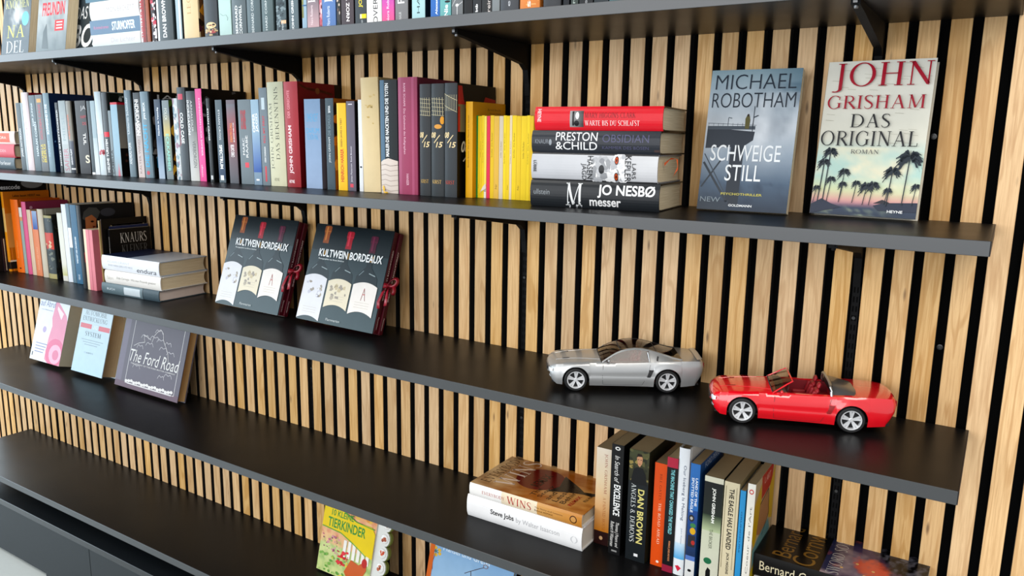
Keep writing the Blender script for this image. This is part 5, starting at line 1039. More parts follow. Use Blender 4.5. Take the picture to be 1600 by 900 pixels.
    for sg in (-1, 1): cz.grid(flank([(72, 26.4), (100, 25.8), (130, 25.6), (158, 26)], 1.1, sg, .35))
    G('side_crease', cz, PM, smooth=False)
    sc = MB()
    for sg in (-1, 1):
        sc.grid([[(x0, sg*(yside(x0, z)+.15), z), (x1, sg*(yside(x1, z)+.15), z)] for z, x0, x1 in ((26, 165, 170.5), (32, 166.5, 173), (39, 168.5, 176))])
    G('side_scoop', sc, dark if coupe else mat('scoop_red', '8e0f12', .4), smooth=False)
    # nose: grille, lamps, lower intakes
    def front(y0, y1, z0, z1, push, n=8):
        g = []
        for j in range(n+1):
            y = y0+(y1-y0)*j/n; g.append([(nosex(0, z, abs(y))+push+(cr([(-52, 4), (-41, 0), (41, 0), (52, 4)], y)), y, z) for z in (z0, (z0+z1)/2, z1)])
        return g
    gr = MB().grid(front(-27, 27, 27.5, 36.5, -.25)); g_ = G('grille', gr, mat('grille_black', '0a0a0b', .5), smooth=False)
    gf = MB(); gf.tube([(nosex(0, z, abs(y))-.5, y, z) for y, z in ((-27, 28), (-27.6, 36), (-20, 37), (0, 37.4), (20, 37), (27.6, 36), (27, 28), (15, 26.9), (0, 26.6), (-15, 26.9), (-27, 28))], .5, 6); G('grille_surround', gf, PM)
    hb = MB()
    for i in range(4): hb.box(-.9+nosex(0, 32, 0), nosex(0, 32, 0)-.3, -26+i*0, 26, 29+i*2.1, 29.3+i*2.1)
    link('grille_bar', hb.me('grille_bar'), g_, mat('grille_grey', '3a3b3d', .4))
    LG = mat('lamp_glass', 'e8ecee', .08, 0, .8, 1)
    for sg in (-1, 1):
        lamp = MB(); ctr = Vector((7.2, sg*38.2, 33.4))
        rr = []
        for a_ in range(9):
            t = a_/8; y = 30.5+14.2*t; x = nosex(cr([(36, 0), (41.5, 1.5), (44.5, 5), (48, 14)], y), 33, min(y, 45))
            hh = 3.9*math.sin(math.pi*(.18+.72*t))**.5; rr.append([(x-.5, sg*y, 33.4-hh+t*1.2), (x-1.2, sg*(y+.1), 33.4+t*1.2), (x-.4, sg*y, 33.4+hh+t*1.2)])
        lamp.grid(rr); o = G('headlight', lamp, LG)
    li = MB().grid(front(-24, 24, 18.5, 21.8, -.2)); G('lower_intake', li, mat('grille_black', '0a0a0b', .5), smooth=False)
    for sg in (-1, 1):
        f = MB(); rr = []
        for t in range(5):
            y = 30+2.6*t; x = nosex(cr([(36, 0), (41.5, 1.5), (44.5, 5)], y), 23, min(y, 45)); rr.append([(x-.35, sg*y, 21.5), (x-.35, sg*y, 24.6)])
        f.grid(rr); G('fog_light', f, mat('fog_glass', '9a9c9e', .2), smooth=False)
        tl = MB()
        for k in range(3): tl.bbox(259.2, 260.6, sg*(22+k*6.4)-2.6, sg*(22+k*6.4)+2.6, 42, 50, .5)
        G('tail_light', tl, mat('tail_red', '8c1014', .2, coat=1), smooth=False)
        hs_ = MB(); hs_.grid([[(24+k*6, sg*(15-.2*k), cr(ZC, 24+k*6)-.10-.9+.5), (24+k*6, sg*(21), cr(ZC, 24+k*6)-1.6+.35)] for k in range(4)])
        # mirrors
    for sg in (-1, 1):
        mi = MB(); mi.lathe([(0, -4), (1.8, -3.4), (2.5, -1.5), (2.5, .8), (2.0, 2)], 'y', 14, (0, 0, 0)); mi.v = [(v[0]*.9+101, sg*(abs(v[1]+0)+47.5) if False else sg*(47.6-v[1]*.9), v[2]*.95+53.2) for v in mi.v]
        mi.tube([(101.5, sg*46, 50), (101, sg*48, 52)], .9, 6); G('door_mirror', mi, PM)
    # hood crease / vents
    hv = MB()
    for sg in (-1, 1):
        hv.grid([[(x, sg*(17+(x-25)*.05), hz(x, 17)+.18), (x, sg*(23+(x-25)*.05), hz(x, 23)+.18)] for x in (25, 31, 37)]); 
    G('hood_vent', hv, dark if coupe else mat('scoop_red', '8e0f12', .4), smooth=False)
    hl = MB()
    for sg in (-1, 1): hl.tube([(x, sg*cr([(6, 20), (50, 25), (90, 33)], x), hz(x, cr([(6, 20), (50, 25), (90, 33)], x))+.05) for x in (14, 25, 40, 55, 70, 88)], .5, 6)
    G('hood_ridge', hl, PM)
    # cabin tub
    RI = mat('interior_red', '8c1420' if coupe else 'a01018', .5, noise=.1)
    tb = MB(); tb.box(95, C1-3, -38, 38, 15, 17); tb.box(92, 95, -40, 40, 15, 51); tb.box(C1-6, C1-3, -40, 40, 15, 50)
    for sg in (-1, 1): tb.box(93, C1-3, sg*38-1, sg*38+1, 15, 49)
    G('cabin_tub', tb, RI, smooth=False)
    ds = MB(); ds.prism([(95, 40), (95, 53), (104, 53.5), (109, 50), (108, 44), (103, 40)], 'y', -37, 37, 0); G('dashboard', ds, mat('dash_brown', '4a3230', .6), smooth=False)
    sw = MB(); sw.tube([(112+1.5*math.sin(a*math.pi/8), -18+7.5*math.cos(a*math.pi/8), 48+7*math.sin(a*math.pi/8)) for a in range(17)], .7, 6); sw.tube([(107, -18, 46), (112, -18, 48)], .8, 6); sw.box(111.4, 112.4, -25, -11, 47.3, 48.7); G('steering_wheel', sw, mat('dash_brown', '4a3230', .6))
    ST = mat('seat_red', '9a1520' if coupe else 'b0141c', .45)
    for sg in (-1, 1):
        for (px_, hh) in ((128, 0),):
            s_ = MB(); c = sg*18
            s_.bbox(px_-4, px_+20, c-10, c+10, 26, 34, 3); 
            M_ = Matrix.Translation((px_+20, c, 32)) @ Matrix.Rotation(math.radians(17), 4, 'Y')
            b0 = len(s_.v); s_.bbox(-3.5, 3.5, -10, 10, 0, 24, 3); s_.bbox(-2.6, 2.6, -6.5, 6.5, 23.5, 33, 2.2)
            for sg2 in (-1, 1): s_.bbox(-6.5, 1, sg2*9.5-2.2, sg2*9.5+2.2, 2, 20, 1.8)
            s_.v = s_.v[:b0]+[tuple(M_ @ Vector(v)) for v in s_.v[b0:]]
            for sg2 in (-1, 1): s_.bbox(px_-3, px_+18, c+sg2*9.5-2.2, c+sg2*9.5+2.2, 31, 37, 1.8)
            so = G('seat', s_, ST); md = so.modifiers.new('b', 'BEVEL'); md.width = .0012; md.segments = 2
    rs = MB(); rs.bbox(160, 182, -30, 30, 26, 36, 3); rs.bbox(176, 186, -30, 30, 34, 50, 3); G('rear_bench', rs, ST, smooth=False)
    TG = glass('tinted_glass', 'd2c8be', .55)
    sil = mat('silver_trim', 'b4b6b8', .28, .9)
    # windscreen
    def arch(x, z, y, crown, n=9):      # cross rib from rail to rail, crowned
        return [(x-crown*.35*(1-(2*k/(n-1)-1)**2)*1.0, -y+2*y*k/(n-1), z+crown*.55*(1-(2*k/(n-1)-1)**2)) for k in range(n)]
    if coupe:
        RL = [(90, 49.5, 43.5), (98, 54.5, 41.5), (106, 59.5, 39.5), (114, 63.8, 37.6), (122, 67, 36), (132, 69.8, 34.8), (144, 71.3, 34.3), (156, 71, 34.2), (168, 69, 34.6), (182, 65.5, 35.6), (196, 61.5, 37.2), (210, 57.6, 39.2), (224, 55, 41)]
        def crown(x): return cr([(90, 7.5), (110, 8.5), (140, 9), (180, 9), (224, 4.5)], x)
        gl = MB().grid([arch(x, z, y, crown(x)) for x, z, y in RL[:]]); G('glass_canopy', gl, TG)
        rl = MB()
        for sg in (-1, 1):
            rl.grid([[(x, sg*(y-1.6), z+1.1), (x, sg*y, z+.6), (x, sg*(y+1.1), z-.8), (x, sg*(y+1.0), z-1.8)] for x, z, y in RL])
        G('roof_rail', rl, PM)
        sw_ = MB(); qp = MB(); vent = MB()
        for sg in (-1, 1):
            R2 = [r for r in RL if 96 <= r[0] <= 176]
            def blt(x): return (x, sg*45.6, cr(ZS, x)+1.4)
            sw_.grid([[(x, sg*(y+.7), z-1.2), blt(x)] for x, z, y in RL if 98 <= x <= 168])
            qp.grid([[(x, sg*(y+.9), z-1.2), ((x, sg*((y+45.6)/2+1.2), (z+cr(ZS, x))/2)), (x, sg*46.4, cr(ZS, x)+.8)] for x, z, y in RL if x >= 168])
            vent.grid([[(181.5, sg*41.2, 61), (184, sg*41.5, 60)], [(180.5, sg*43.2, 57), (183, sg*43.4, 56.3)], [(180.2, sg*45.2, 53.6), (182.6, sg*45.4, 53.2)]])
            qp.tube([(169, sg*46.2, 52), (166, sg*39, 66.5)], 1.3, 6)
        vent.v = [(v[0], v[1]+(.9 if v[1] > 0 else -.9), v[2]+.4) for v in vent.v]
        G('side_window', sw_, glass('side_glass', 'cdb4ae', .45)); G('quarter_panel', qp, PM); G('quarter_vent', vent, dark, smooth=False)
        bars = MB()
        for i in (4, 9): x, z, y = RL[i]; bars.tube([(a, b, c-.3) for a, b, c in arch(x, z, y-1, crown(x))], .9, 6)
        x, z, y = RL[1]
        bars.tube([(a-1, b, c-.4) for a, b, c in arch(90.5, 49.8, 43.5, 7.5)], 1.0, 6)
        G('roof_bar', bars, dark)
        dk = MB().grid([arch(x, z, y, c) for x, z, y, c in ((214, 54.8, 41, 2.8), (224, 54.8, 43, 2.4))]); G('rear_deck', dk, PM)
        sp = MB(); sp.grid([[(248, y, 57+.4-abs(y)*.03), (256, y, 59.6-abs(y)*.04), (257.5, y, 58-abs(y)*.04)] for y in range(-42, 43, 6)]); G('spoiler', sp, PM)
        for sg in (-1, 1):
            pass
    else:
        fr_ = [(90, 50), (100, 56.5), (109, 62.5), (116, 66.8)]
        def yw(x): return cr([(90, 43.5), (116, 36.5)], x)
        gl = MB().grid([arch(x, z, yw(x), cr([(90, 7.5), (116, 8)], x)) for x, z in fr_]); G('windscreen', gl, TG)
        fm = MB(); top = arch(116.5, 67.3, yw(116), 8)
        fm.tube([(89, -44, 49)]+[(x, -yw(x), z+.3) for x, z in fr_[:-1]]+top+[(x, yw(x), z+.3) for x, z in fr_[:-1][::-1]]+[(89, 44, 49)], 1.15, 8); G('windscreen_frame', fm, PM)
        fb_ = MB().tube(arch(89.5, 49.7, 44, 7.5), .9, 8); G('wiper_cowl', fb_, dark)
        hoop = MB(); hp = [(171, -43.5, 49.5), (170, -41.5, 57), (169.5, -37.5, 63), (169, -30, 66.2)]+[(169, y, 67+.6) for y in (-20, -8, 8, 20)]+[(169, 30, 66.2), (169.5, 37.5, 63), (170, 41.5, 57), (171, 43.5, 49.5)]
        hoop.tube(hp, 1.9, 10); G('roll_hoop', hoop, sil)
        cov = MB(); rr = []
        for t in range(7):
            q = t/6; x = 171.5+36*q; zt = 66.2-10.2*q**1.1; yy = 41.5+2*q; rr.append([(x, -yy+2*yy*k/12, 51+ (zt-51)*(1-abs(2*k/12-1)**4)) for k in range(13)])
        cov.grid(rr); G('tonneau_cover', cov, mat('grey_hard_cover', '4a4a4a', .35, coat=.3))
        hb2 = MB(); hb2.grid([[(172.2, -38+76*k/6, 51), (171.2, -38+76*k/6, 65.5)] for k in range(7)]); G('rear_bulkhead', hb2, blk, smooth=False)
        bs = MB()
        for sg in (-1, 1): bs.bbox(95, 170, sg*42-2.6, sg*42+3.2, 47.3, 50.6, 1)
        G('door_top', bs, PM)
        hd = MB().grid([arch(x, z, y, c) for x, z, y, c in ((203, 53.6, 43.5, 3.4), (213, 54.3, 43.5, 3.4))]); G('deck_front', hd, PM)
    return root
def hz(x, y):
    S_ = section(x)[8:]; ys = [q[0] for q in S_][::-1]; zs = [q[1] for q in S_][::-1]; return float(np.interp(y, ys, zs))
def glass(name, col, alpha):
    if name in _mc: return _mc[name]
    m, nt, b = nodes(name); N = nt.nodes.new; L = nt.links.new
    t = N('ShaderNodeBsdfTransparent'); t.inputs[0].default_value = (*lin(col), 1); g = N('ShaderNodeBsdfGlossy'); g.inputs['Roughness'].default_value = .06
    f = N('ShaderNodeFresnel'); f.inputs[0].default_value = 1.5; mx = N('ShaderNodeMixShader'); L(f.outputs[0], mx.inputs[0]); L(t.outputs[0], mx.inputs[1]); L(g.outputs[0], mx.inputs[2])
    L(mx.outputs[0], nt.nodes['Material Output'].inputs[0]); _mc[name] = m; return m
SILV = mat('silver_car_paint', 'b2b4b4', .36, .55, coat=.5); REDP = mat('red_car_paint', 'd8081a', .22, .0, .6, coat=1)
def place_car(fx, fy, rx, ry):
    """front and rear near-side wheel contacts on the shelf, mm"""
    ang = math.atan2(ry-fy, rx-fx); d = Vector((math.cos(ang), math.sin(ang), 0)); nrm = Vector((-d.y, d.x, 0))
    o = Vector((fx, fy, 0))-d*FX+nrm*47
    return Matrix.Translation(W(o.x, o.y, Z2+.2)) @ Matrix.Rotation(ang, 4, 'Z')
model_car('model_car', place_car(solveX(899, -172, Z2), -172, solveX(1043.5, -92, Z2), -92), SILV, True, 'silver model sports coupe with a dark glass roof on the third shelf')
model_car('model_car', place_car(solveX(1158, -165, Z2), -165, solveX(1330, -113, Z2), -113), REDP, False, 'red open-top model sports car with red seats on the third shelf')

# ============================================================= fourth shelf
Z3 = S[3]
def pinkcar(B):
    B.rect(0, 0, 1, 1, 'e2e8ee', 'e8ecf2')
    B.poly([(.48, .95), (.5, .62), (.55, .42), (.5, .30), (.54, .02), (.6, .02), (.95, .22), (1, .3), (1, 1), (.6, 1)], 'e294ae'); B.poly([(.62, .1), (.85, .2), (.8, .3), (.62, .15)], 'f4dbe2')
    B.ell(.78, .82, .3, .22, 'dd6a94'); B.ell(.8, .84, .2, .15, 'f0b4c8'); B.ell(.82, .85, .1, .08, 'd97a9c'); B.ell(.32, .5, .06, .05, 'b9a8cc')
    B.text('auf Abruf', .04, .04, .55, .14, '8b93b8', 'h', 's'); B.text('von Miteinander', .1, .18, .5, .2, 'a0a4bc', 'h')
    for k in range(4): B.rect(.12, .72+k*.045, .5-.03*k, .735+k*.045, '8f92b4')
    B.rect(.05, .88, .08, .94, '33343c')
def autodev(B):
    B.rect(0, 0, 1, 1, 'cfe0e8', 'b9d4e0'); B.rect(0, 0, .75, .02, 'd05a6a'); B.text('AUTOMOBIL-', .12, .07, .82, .14, '4c5560', 'h', 's'); B.text('ENTWICKLUNG', .08, .16, .86, .23, '4c5560', 'h', 's')
    B.rect(.04, .27, .40, .34, 'd8707c'); B.text('UND', .45, .275, .6, .335, 'e6eef2', 'h', 'b'); B.rect(.63, .27, .98, .34, 'd8707c'); B.text('SYSTEM', .24, .38, .74, .45, '4c5560', 'h', 's')
    for k in range(3): B.rect(.15+.06*k, .5+k*.035, .85-.08*k, .51+k*.035, 'a4b4be')
    B.text('CAMPUS', .32, .68, .6, .705, '8c9aa4', 'h', 's')
def fordroad(B):
    B.rect(0, 0, 1, 1, '6e6a74', '75707c'); B.rect(0, 0, .09, 1, '857f8e'); B.rect(0, .92, 1, 1, '7a6472')
    w = 'dcdada'
    for P_ in ([(.16, .02), (.16, .93)], [(.93, .02), (.93, .93)], [(.16, .93), (.93, .93)]): B.line(P_, .006, w, .68)
    for cx, cy, r, s in ((.55, .16, .06, 0), (.50, .26, .07, 1), (.6, .28, .06, 2), (.44, .36, .06, 3), (.35, .27, .06, 4), (.66, .38, .06, 5), (.78, .42, .06, 6), (.72, .3, .05, 7), (.3, .42, .05, 8), (.8, .72, .06, 9), (.7, .76, .05, 10), (.3, .7, .06, 11)):
        B.line([(cx-r+2*r*k/8, cy-.05*math.sin(math.pi*k/8)-.02*math.sin(3*math.pi*k/8)) for k in range(9)], .006, 'c9c6ca', .68)
    B.line([(.47, .3), (.49, .2), (.53, .14), (.57, .1), (.62, .15), (.64, .24), (.7, .33), (.74, .4), (.77, .52)], .006, w, .68)
    B.line([(.2, .4), (.27, .35), (.36, .32), (.33, .22), (.45, .27)], .005, w, .68)
    B.text('The Ford Road', .17, .45, .94, .62, 'ecebe8', 'h', 'ni'); B.text('THE HISTORY OF THE FORD MOTOR COMPANY', .2, .635, .9, .655, 'd6d4d4', 'h', 'b')
    for k in range(18): B.ell(.18+k*.042, .905-(k % 3)*.008, .024, .022, 'e6e4e2', 8)
    B.line([(.2, .93), (.9, .93)], .012, w, .68)
face_out('paperback_book', solveX(46.7, -92, Z3), -92, Z3, .8, 166, 197, 44, 16, spine='cfd6dc', front='e2e8ee', fart=pinkcar, gloss=True, pagecol='bcae94', label='white and pink face-out paperback with a pink car drawing, fourth shelf')
face_out('hardcover_book', solveX(111.5, -88, Z3), -88, Z3, 1, 156, 199, 46, 16, spine='b9d4e0', front='cfe0e8', hard=True, fart=autodev, gloss=True, pagecol='b99d74', label='pale blue face-out hardcover with two red bars on the fourth shelf')
face_out('hardcover_book', solveX(179, -84, Z3), -84, Z3, 0, 289, 200, 26, 16, spine='857f8e', front='6e6a74', hard=True, fart=fordroad, pagecol='b08a58', label='wide grey purple hardcover with white embossed clouds and script, fourth shelf')

zz = Z3+.3
wx1 = -388; 
flat('hardcover_book', wx1, -151, zz, 0, 43, 246, 158, spine='ecebea', front='e9e8e7', hard=True, bulge=4, gloss=True, pagecol='dfd6c8', label='thick white hardcover lying beneath the hot air balloon book, fourth shelf', texts=[('Steve Jobs', .22, .43, .36, .66, '2b2b2d', 'd', 'b'), ('by Walter Isaacson', .45, .82, .34, .62, 'b4b4b6', 'd', 'n'), ('()', .91, .97, .3, .6, 'cfcfd0', 'd')])
zz += 43.4
def wins(B):
    B.paint(0, 0, 1, 1, 30, 44, lambda u, w: mixc(mixc(lin('a88660'), lin('b56f24'), w*2.2), mixc(lin('e0c49a'), lin('d9a050'), w), (fbm(u*6, w*5, 4)-.36)*3))
    n = 24; B.poly([(.55+.30*math.cos(2*math.pi*k/n), .44+.20*math.sin(2*math.pi*k/n)) for k in range(n)], '7c1e18'); B.poly([(.3, .58), (.5, .63), (.8, .58), (.62, .76), (.5, .86), (.47, .86), (.42, .74)], '2a2220')
    B.poly([(.47, .84), (.53, .84), (.56, .93), (.52, .95), (.46, .92)], '17120f')
    B.text('EVERYBODY', .12, .04, .98, .13, '5c3a22', 'h', 's'); B.text('WINS', .15, .15, .95, .32, 'f0ddd0', 'h', 'sb'); B.text('REMAX', .34, .42, .72, .50, '4a1512', 'h', 'b')
    for k, s_ in enumerate(('The', 'Story', 'and', 'Lessons', 'Behind')): B.text(s_, .12, .50+k*.065, .12+.07*len(s_), .545+k*.065, '3a2616', 'h', 's')
    B.text('RE/MAX', .12, .83, .4, .865, 'b8221c', 'h', 'b'); B.text('Phil Harkins & Keith Hollihan', .3, .90, .95, .93, '3a2616', 'h', 's')
flat('hardcover_book', wx1-2, -150, zz, 0, 24, 240, 156, spine='e9dfcf', front='c08a4a', hard=True, bulge=2.5, gloss=True, pagecol='cfc0a4', label='orange brown hardcover with a red balloon, on top of the thick white one',
     texts=[('EVERYBODY', .12, .33, .34, .62, 'b3262a', 'd', 's'), ('WINS', .35, .57, .18, .8, 'b3262a', 'd', 'sb'), ('The Story and Lessons', .6, .84, .48, .64, '6b4a24', 'd'), ('Behind REMAX', .6, .76, .28, .42, '6b4a24', 'd')], fart=wins, back='f0efee',
     art=lambda A: (A.rect(0, 0, 1, .3, 'eceae6'), A.rect(0, .3, 1, .62, 'e6d8c0'), A.rect(0, .62, 1, 1, 'd0a468', 'c48a3c'), A.ell(.5, .93, .3, .03, '5c3a1c'), A.ell(.5, .93, .22, .022, 'c99a5c')))
# standing books of the fourth shelf
_last['3'] = wx1+1.5
def r3(xl, yl, xr, yt, sp, fr, lb, tx=(), Y=-128, D=None, hard=False, **kw):
    zb = Z3
    X0 = solveX(xl, Y, zb) if yl is None else None
    row('3', Z3, Y, xl, xr, yt, (D or -Y-6), hard, sp, fr, lb, tx, 0, **kw)
def footx(xt, yt, Y):     # x of a spine edge read at its head, moved down to the shelf
    d = RM.T @ np.array([(xt-800)/F, (yt-450)/F, 1.]); t = (Y-CP[1])/d[1]; X = CP[0]+t*d[0]
    q = RM @ (np.array([X, Y, Z3])-CP); return 800+F*q[0]/q[2]
def r3h(xl, yl, xr, yr, sp, fr, lb, tx=(), Y=-128, D=None, **kw):
    row('3', Z3, Y, footx(xl, yl, Y), footx(xr, yr, Y), (yl+yr)/2, (D or -Y-6), kw.pop('hard', False), sp, fr, lb, tx, 0, pagecol='b0966c', **kw)
sunset = lambda A: (A.rect(0, 0, 1, .35, 'e8dccb', 'e3cfae'), A.rect(0, .35, 1, .86, 'e3cfae', 'cf8a26'), A.rect(0, .86, 1, 1, '3a1512'), A.ell(.5, .93, .12, .02, 'd8b48a'))
r3h(933, 700.5, 956, 701, 'dcc49a', 'b8863c', 'spine fading from cream to amber, first standing book right of the balloon book', [('JOHN GRISHAM', .05, .46, .55, .78, 'a8584a', 'd', 's'), ('A PAINTED HOUSE', .5, .85, .55, .75, 'b06a2c', 'd', 's')], Y=-110, art=sunset)
r3h(956.8, 694, 975.5, 696, '1c1c1e', '121213', 'worn black spine with bold white and italic lettering, fourth shelf', [('EXCELLENCE', .36, .64, .3, .85, 'f2f2f0', 'd', 'b'), ('In Search of', .1, .34, .3, .7, 'e6e4e0', 'd', 'si'), ('Thomas J Peters and', .7, .93, .5, .85, 'e6e4e0', 'd', 'i'), ('Robert H Waterman', .7, .93, .15, .45, 'e6e4e0', 'd', 'i')], art=lambda A: (A.ell(.5, .035, .22, .016, 'e6e4e0'), A.ell(.5, .035, .12, .008, '1c1c1e'), A.rect(.3, .96, .75, .975, '9a9a98')))
def person_(A):
    A.rect(0, 0, 1, .28, '55583c', '3c3a26'); A.blobs(0, 0, 1, .28, ['8a8052', '3a3c2c', '6a6844', 'a09058'], 30, .15, 6, 23)
    A.poly([(.1, .30), (.25, .17), (.4, .15), (.7, .15), (.85, .2), (.95, .3)], '17191c'); A.poly([(.38, .06), (.44, .035), (.6, .035), (.68, .06), (.66, .11), (.55, .145), (.45, .13)], 'c99a78'); A.poly([(.36, .07), (.42, .03), (.62, .028), (.7, .07), (.64, .05), (.44, .055)], '2a1c14')
    A.ell(.47, .08, .03, .004, '2a1c14'); A.ell(.6, .08, .03, .004, '2a1c14'); A.rect(.48, .115, .58, .119, '8a4a3c'); A.rect(.45, .93, .65, .955, 'e6e6e6')
r3h(984.3, 702, 1015.5, 706.5, '20272b', '3a3c2c', 'wide dark spine with a portrait of a man in black and yellow capitals, fourth shelf', [('DAN BROWN', .34, .83, .52, .84, 'dcd28a', 'd', 'b'), ('ANGELS & DEMONS', .30, .83, .18, .42, 'e6e8e6', 'd', 's')], art=person_)
r3h(1024, 723, 1043, 725.5, 'e06018', 'c8500f', 'bright orange spine with white and brown spaced capitals, fourth shelf', [('THE ROAD AHEAD', .38, .78, .45, .68, 'f6dcc4', 'd', 's'), ('BILL GATES', .1, .35, .45, .65, '8a3c10', 'd', 's')], Y=-122, art=lambda A: A.ell(.6, .955, .12, .012, 'f2e6da'))
r3h(1043.6, 714, 1060.5, 717, '1d1f21', '1a1a1c', 'black spine with pale turquoise capitals and raspberry ends, fourth shelf', [('THE MACHINE THAT CHANGED THE WORLD', .1, .66, .4, .75, '8fd0d4', 'd', 'b'), ('WOMACK, JONES AND ROOS', .72, .9, .45, .68, 'd69a70', 'd', 'b')], Y=-130, art=lambda A: (A.rect(0, 0, 1, .085, 'b83450'), A.rect(0, .94, 1, 1, 'a02c4c')))
r3h(1062, 698, 1079, 703, 'e4e6e8', 'e8e8e6', 'white hardcover spine with blue roman lettering, tallest at the right of the fourth shelf', [('Our Iceberg Is Melting', .13, .56, .45, .78, '3c5274', 'd', 's'), ('John Kotter', .62, .75, .55, .72, '8a9ab0', 'd', 's')], hard=True, art=lambda A: (A.rect(0, .74, 1, .87, 'cfe0ea', '5fb0dc'), A.rect(0, .87, 1, 1, 'e4e8ea'), A.poly([(.2, .93), (.5, .92), (.8, .94), (.5, .97)], 'd23a54')))
def tractor(A): A.rect(0, .4, 1, .86, '2f5c9c', '2b3c58'); A.ell(.4, .47, .3, .03, '3a3a3e'); A.ell(.4, .47, .15, .014, 'b8b4ae'); A.ell(.6, .58, .3, .03, 'd9b02c'); A.ell(.6, .53, .3, .02, '4c8c5c'); A.rect(.15, .62, .9, .72, '3c3c42'); A.ell(.7, .68, .2, .02, 'b8403a'); A.rect(0, .8, 1, .84, '6484c0'); A.rect(0, .84, 1, 1, 'dcdcda'); A.ell(.5, .93, .2, .012, '1d1d1f')
r3h(1080, 724, 1095, 726, '3f7cba', '3a6aa4', 'blue spine with white capitals and a coloured tractor picture, fourth shelf', [('LAND OF THE', .12, .36, .6, .85, 'f2f4f6', 'd', 'b'), ('SPOTTED EAGLE', .12, .42, .2, .48, 'e6eef6', 'd', 'b')], art=tractor, fart=lambda B: (B.rect(0, 0, 1, 1, '3a6ea8', '2f5c94'), B.text('FORD PERIOD', .2, .02, .9, .07, 'dbe6f2', 'h')))
r3h(1102, 744, 1131.5, 748, 'a9b096', '2b3026', 'wide spine fading from black to greenish white with white capitals, fourth shelf', [('JOHN GRISHAM', .1, .42, .42, .64, 'f2f2ea', 'd', 'b'), ('THE BROKER', .48, .66, .42, .6, '5c6450', 'd', 'n')], art=lambda A: (A.rect(0, 0, 1, .05, 'd6d3c0'), A.rect(0, .05, 1, .35, '25292a', '2f3830'), A.rect(0, .35, 1, .5, '3a4a38', 'b9c4a0'), A.rect(0, .5, 1, 1, 'c9ccb6', 'd6d4c4'), A.ell(.42, .78, .22, .03, '2f7a55'), A.poly([(.35, 1), (.35, .88), (.45, .84), (.6, .86), (.62, 1)], '141414')))
r3h(1133, 752, 1156.5, 756, 'd8cdb0', 'c9bc98', 'cream spine with heavy black capitals right of the greenish white one, fourth shelf', [('THE EAGLE HAS LANDED', .06, .62, .35, .68, '1d1c1a', 'd', 'b'), ('JACK HIGGINS', .65, .85, .4, .62, '1d1c1a', 'd', 'b')], art=lambda A: (A.rect(.1, .04, .14, .8, '8a8064'), A.rect(.82, .04, .85, .8, '8a8064'), A.ell(.5, .92, .12, .012, 'c43a34')))
r3h(1157.5, 766, 1166, 768, '3f9ccc', '2f86b8', 'thin sky blue spine between the cream and the art book, fourth shelf', [('GRUNDKURS', .2, .6, .35, .6, '2a6c94', 'd', 'b')])
def artcov(B):
    B.rect(0, 0, 1, 1, 'd8c6a4', 'ccb68a'); B.poly([(.3, 0), (.9, 0), (.85, .18), (.35, .22)], 'c82a20'); B.text('L ART', .45, .04, .75, .10, 'e8b4a8', 'h', 'b'); B.poly([(0, .2), (.3, .06), (.38, .35), (.12, .6), (0, .5)], 'e0bc1c'); B.poly([(.75, .2), (1, .02), (1, .55), (.8, .5)], 'e0bc1c')
    B.poly([(.3, .25), (.7, .2), (.8, .45), (.5, .58), (.2, .5)], 'c09064'); B.poly([(.05, .6), (.3, .55), (.8, .5), (.9, .62), (.5, .75), (.1, .85)], '7fa8a8'); B.line([(.3, .25), (.7, .2), (.8, .45), (.5, .58)], .02, '2a2018', 1.5); B.poly([(0, .8), (.3, .7), (.3, 1), (0, 1)], 'd8c01c')
r3h(1169.5, 754, 1181.5, 759, 'e6e2d8', 'd8c6a4', 'white spine with red and yellow painted cover, rightmost standing book of the fourth shelf', [("Au Coeur de l'Art", .2, .95, .4, .7, '8c8a84', 'u', 's')], fart=artcov, art=lambda A: (A.ell(.5, .07, .3, .022, 'd0605c'), A.ell(.5, .07, .18, .012, 'e6e2d8')))
# lying pair at the far right
zz = Z3+.3; 
def sword(B):
    B.rect(0, 0, 1, .42, '1b1a1a', '1c1b1c'); 
    def fire(u, w):
        c = mixc(lin('3a4064'), lin('80607a'), w*1.3); f = math.exp(-((w-.45)/.22)**2-((u-.3)/.35)**2)
        c = mixc(c, lin('c8b4b8'), max(0, fbm(u*4+4, w*4, 7)-.45)*3.5*(1-w)); c = mixc(c, lin('e8765a'), (fbm(u*7, w*8, 4)*1.5+f*.5-1.0)*2.4)
        e = w+u*.5+.28*(fbm(u*7, w*8, 11)-.5)
        if e > .78: c = mixc(c, mixc(lin('101014'), lin('6a6a74'), max(0, fbm(u*16, w*26, 15)-.42)*3), (e-.78)*9)
        return c
    B.paint(0, .41, 1, 1, 56, 60, fire)
    for u, w in ((.2, .52), (.35, .6), (.15, .66), (.28, .7)): B.ell(u, w, .015, .01, 'f6cf8c')
    B.text('Bernard', .08, .10, .80, .22, '9c7838', 'h', 's'); B.text('Cornwell', .02, .23, .98, .37, '9c7838', 'h', 's'); B.text('SWORD SONG', .02, .44, .86, .52, 'd8d6d4', 'h', 's')
    B.ell(.9, .96, .07, .02, 'b8b0ac')
XE = _last['3']+1.5+240
y_ = -112
rt = XE
flat('hardcover_book', rt-3, y_-3, zz, 0, 32, 234, 150, spine='e2e3e4', front='dcdcdc', hard=True, gloss=True, label='white hardcover beneath the dark Saxon novel at the far right of the fourth shelf'); zz += 32.4
flat('paperback_book', rt, y_, zz, 0, 37, 240, 156, spine='232120', front='1b1a1a', gloss=True, fart=sword, label='dark thick paperback with golden lettering and a fiery battle scene, lying far right', texts=[('Bernard Cornwell', .04, .55, .3, .72, 'e0d6b8', 'd', 's'), ('SWORD SONG', .6, .95, .3, .7, 'd8d6d4', 'd', 's')])

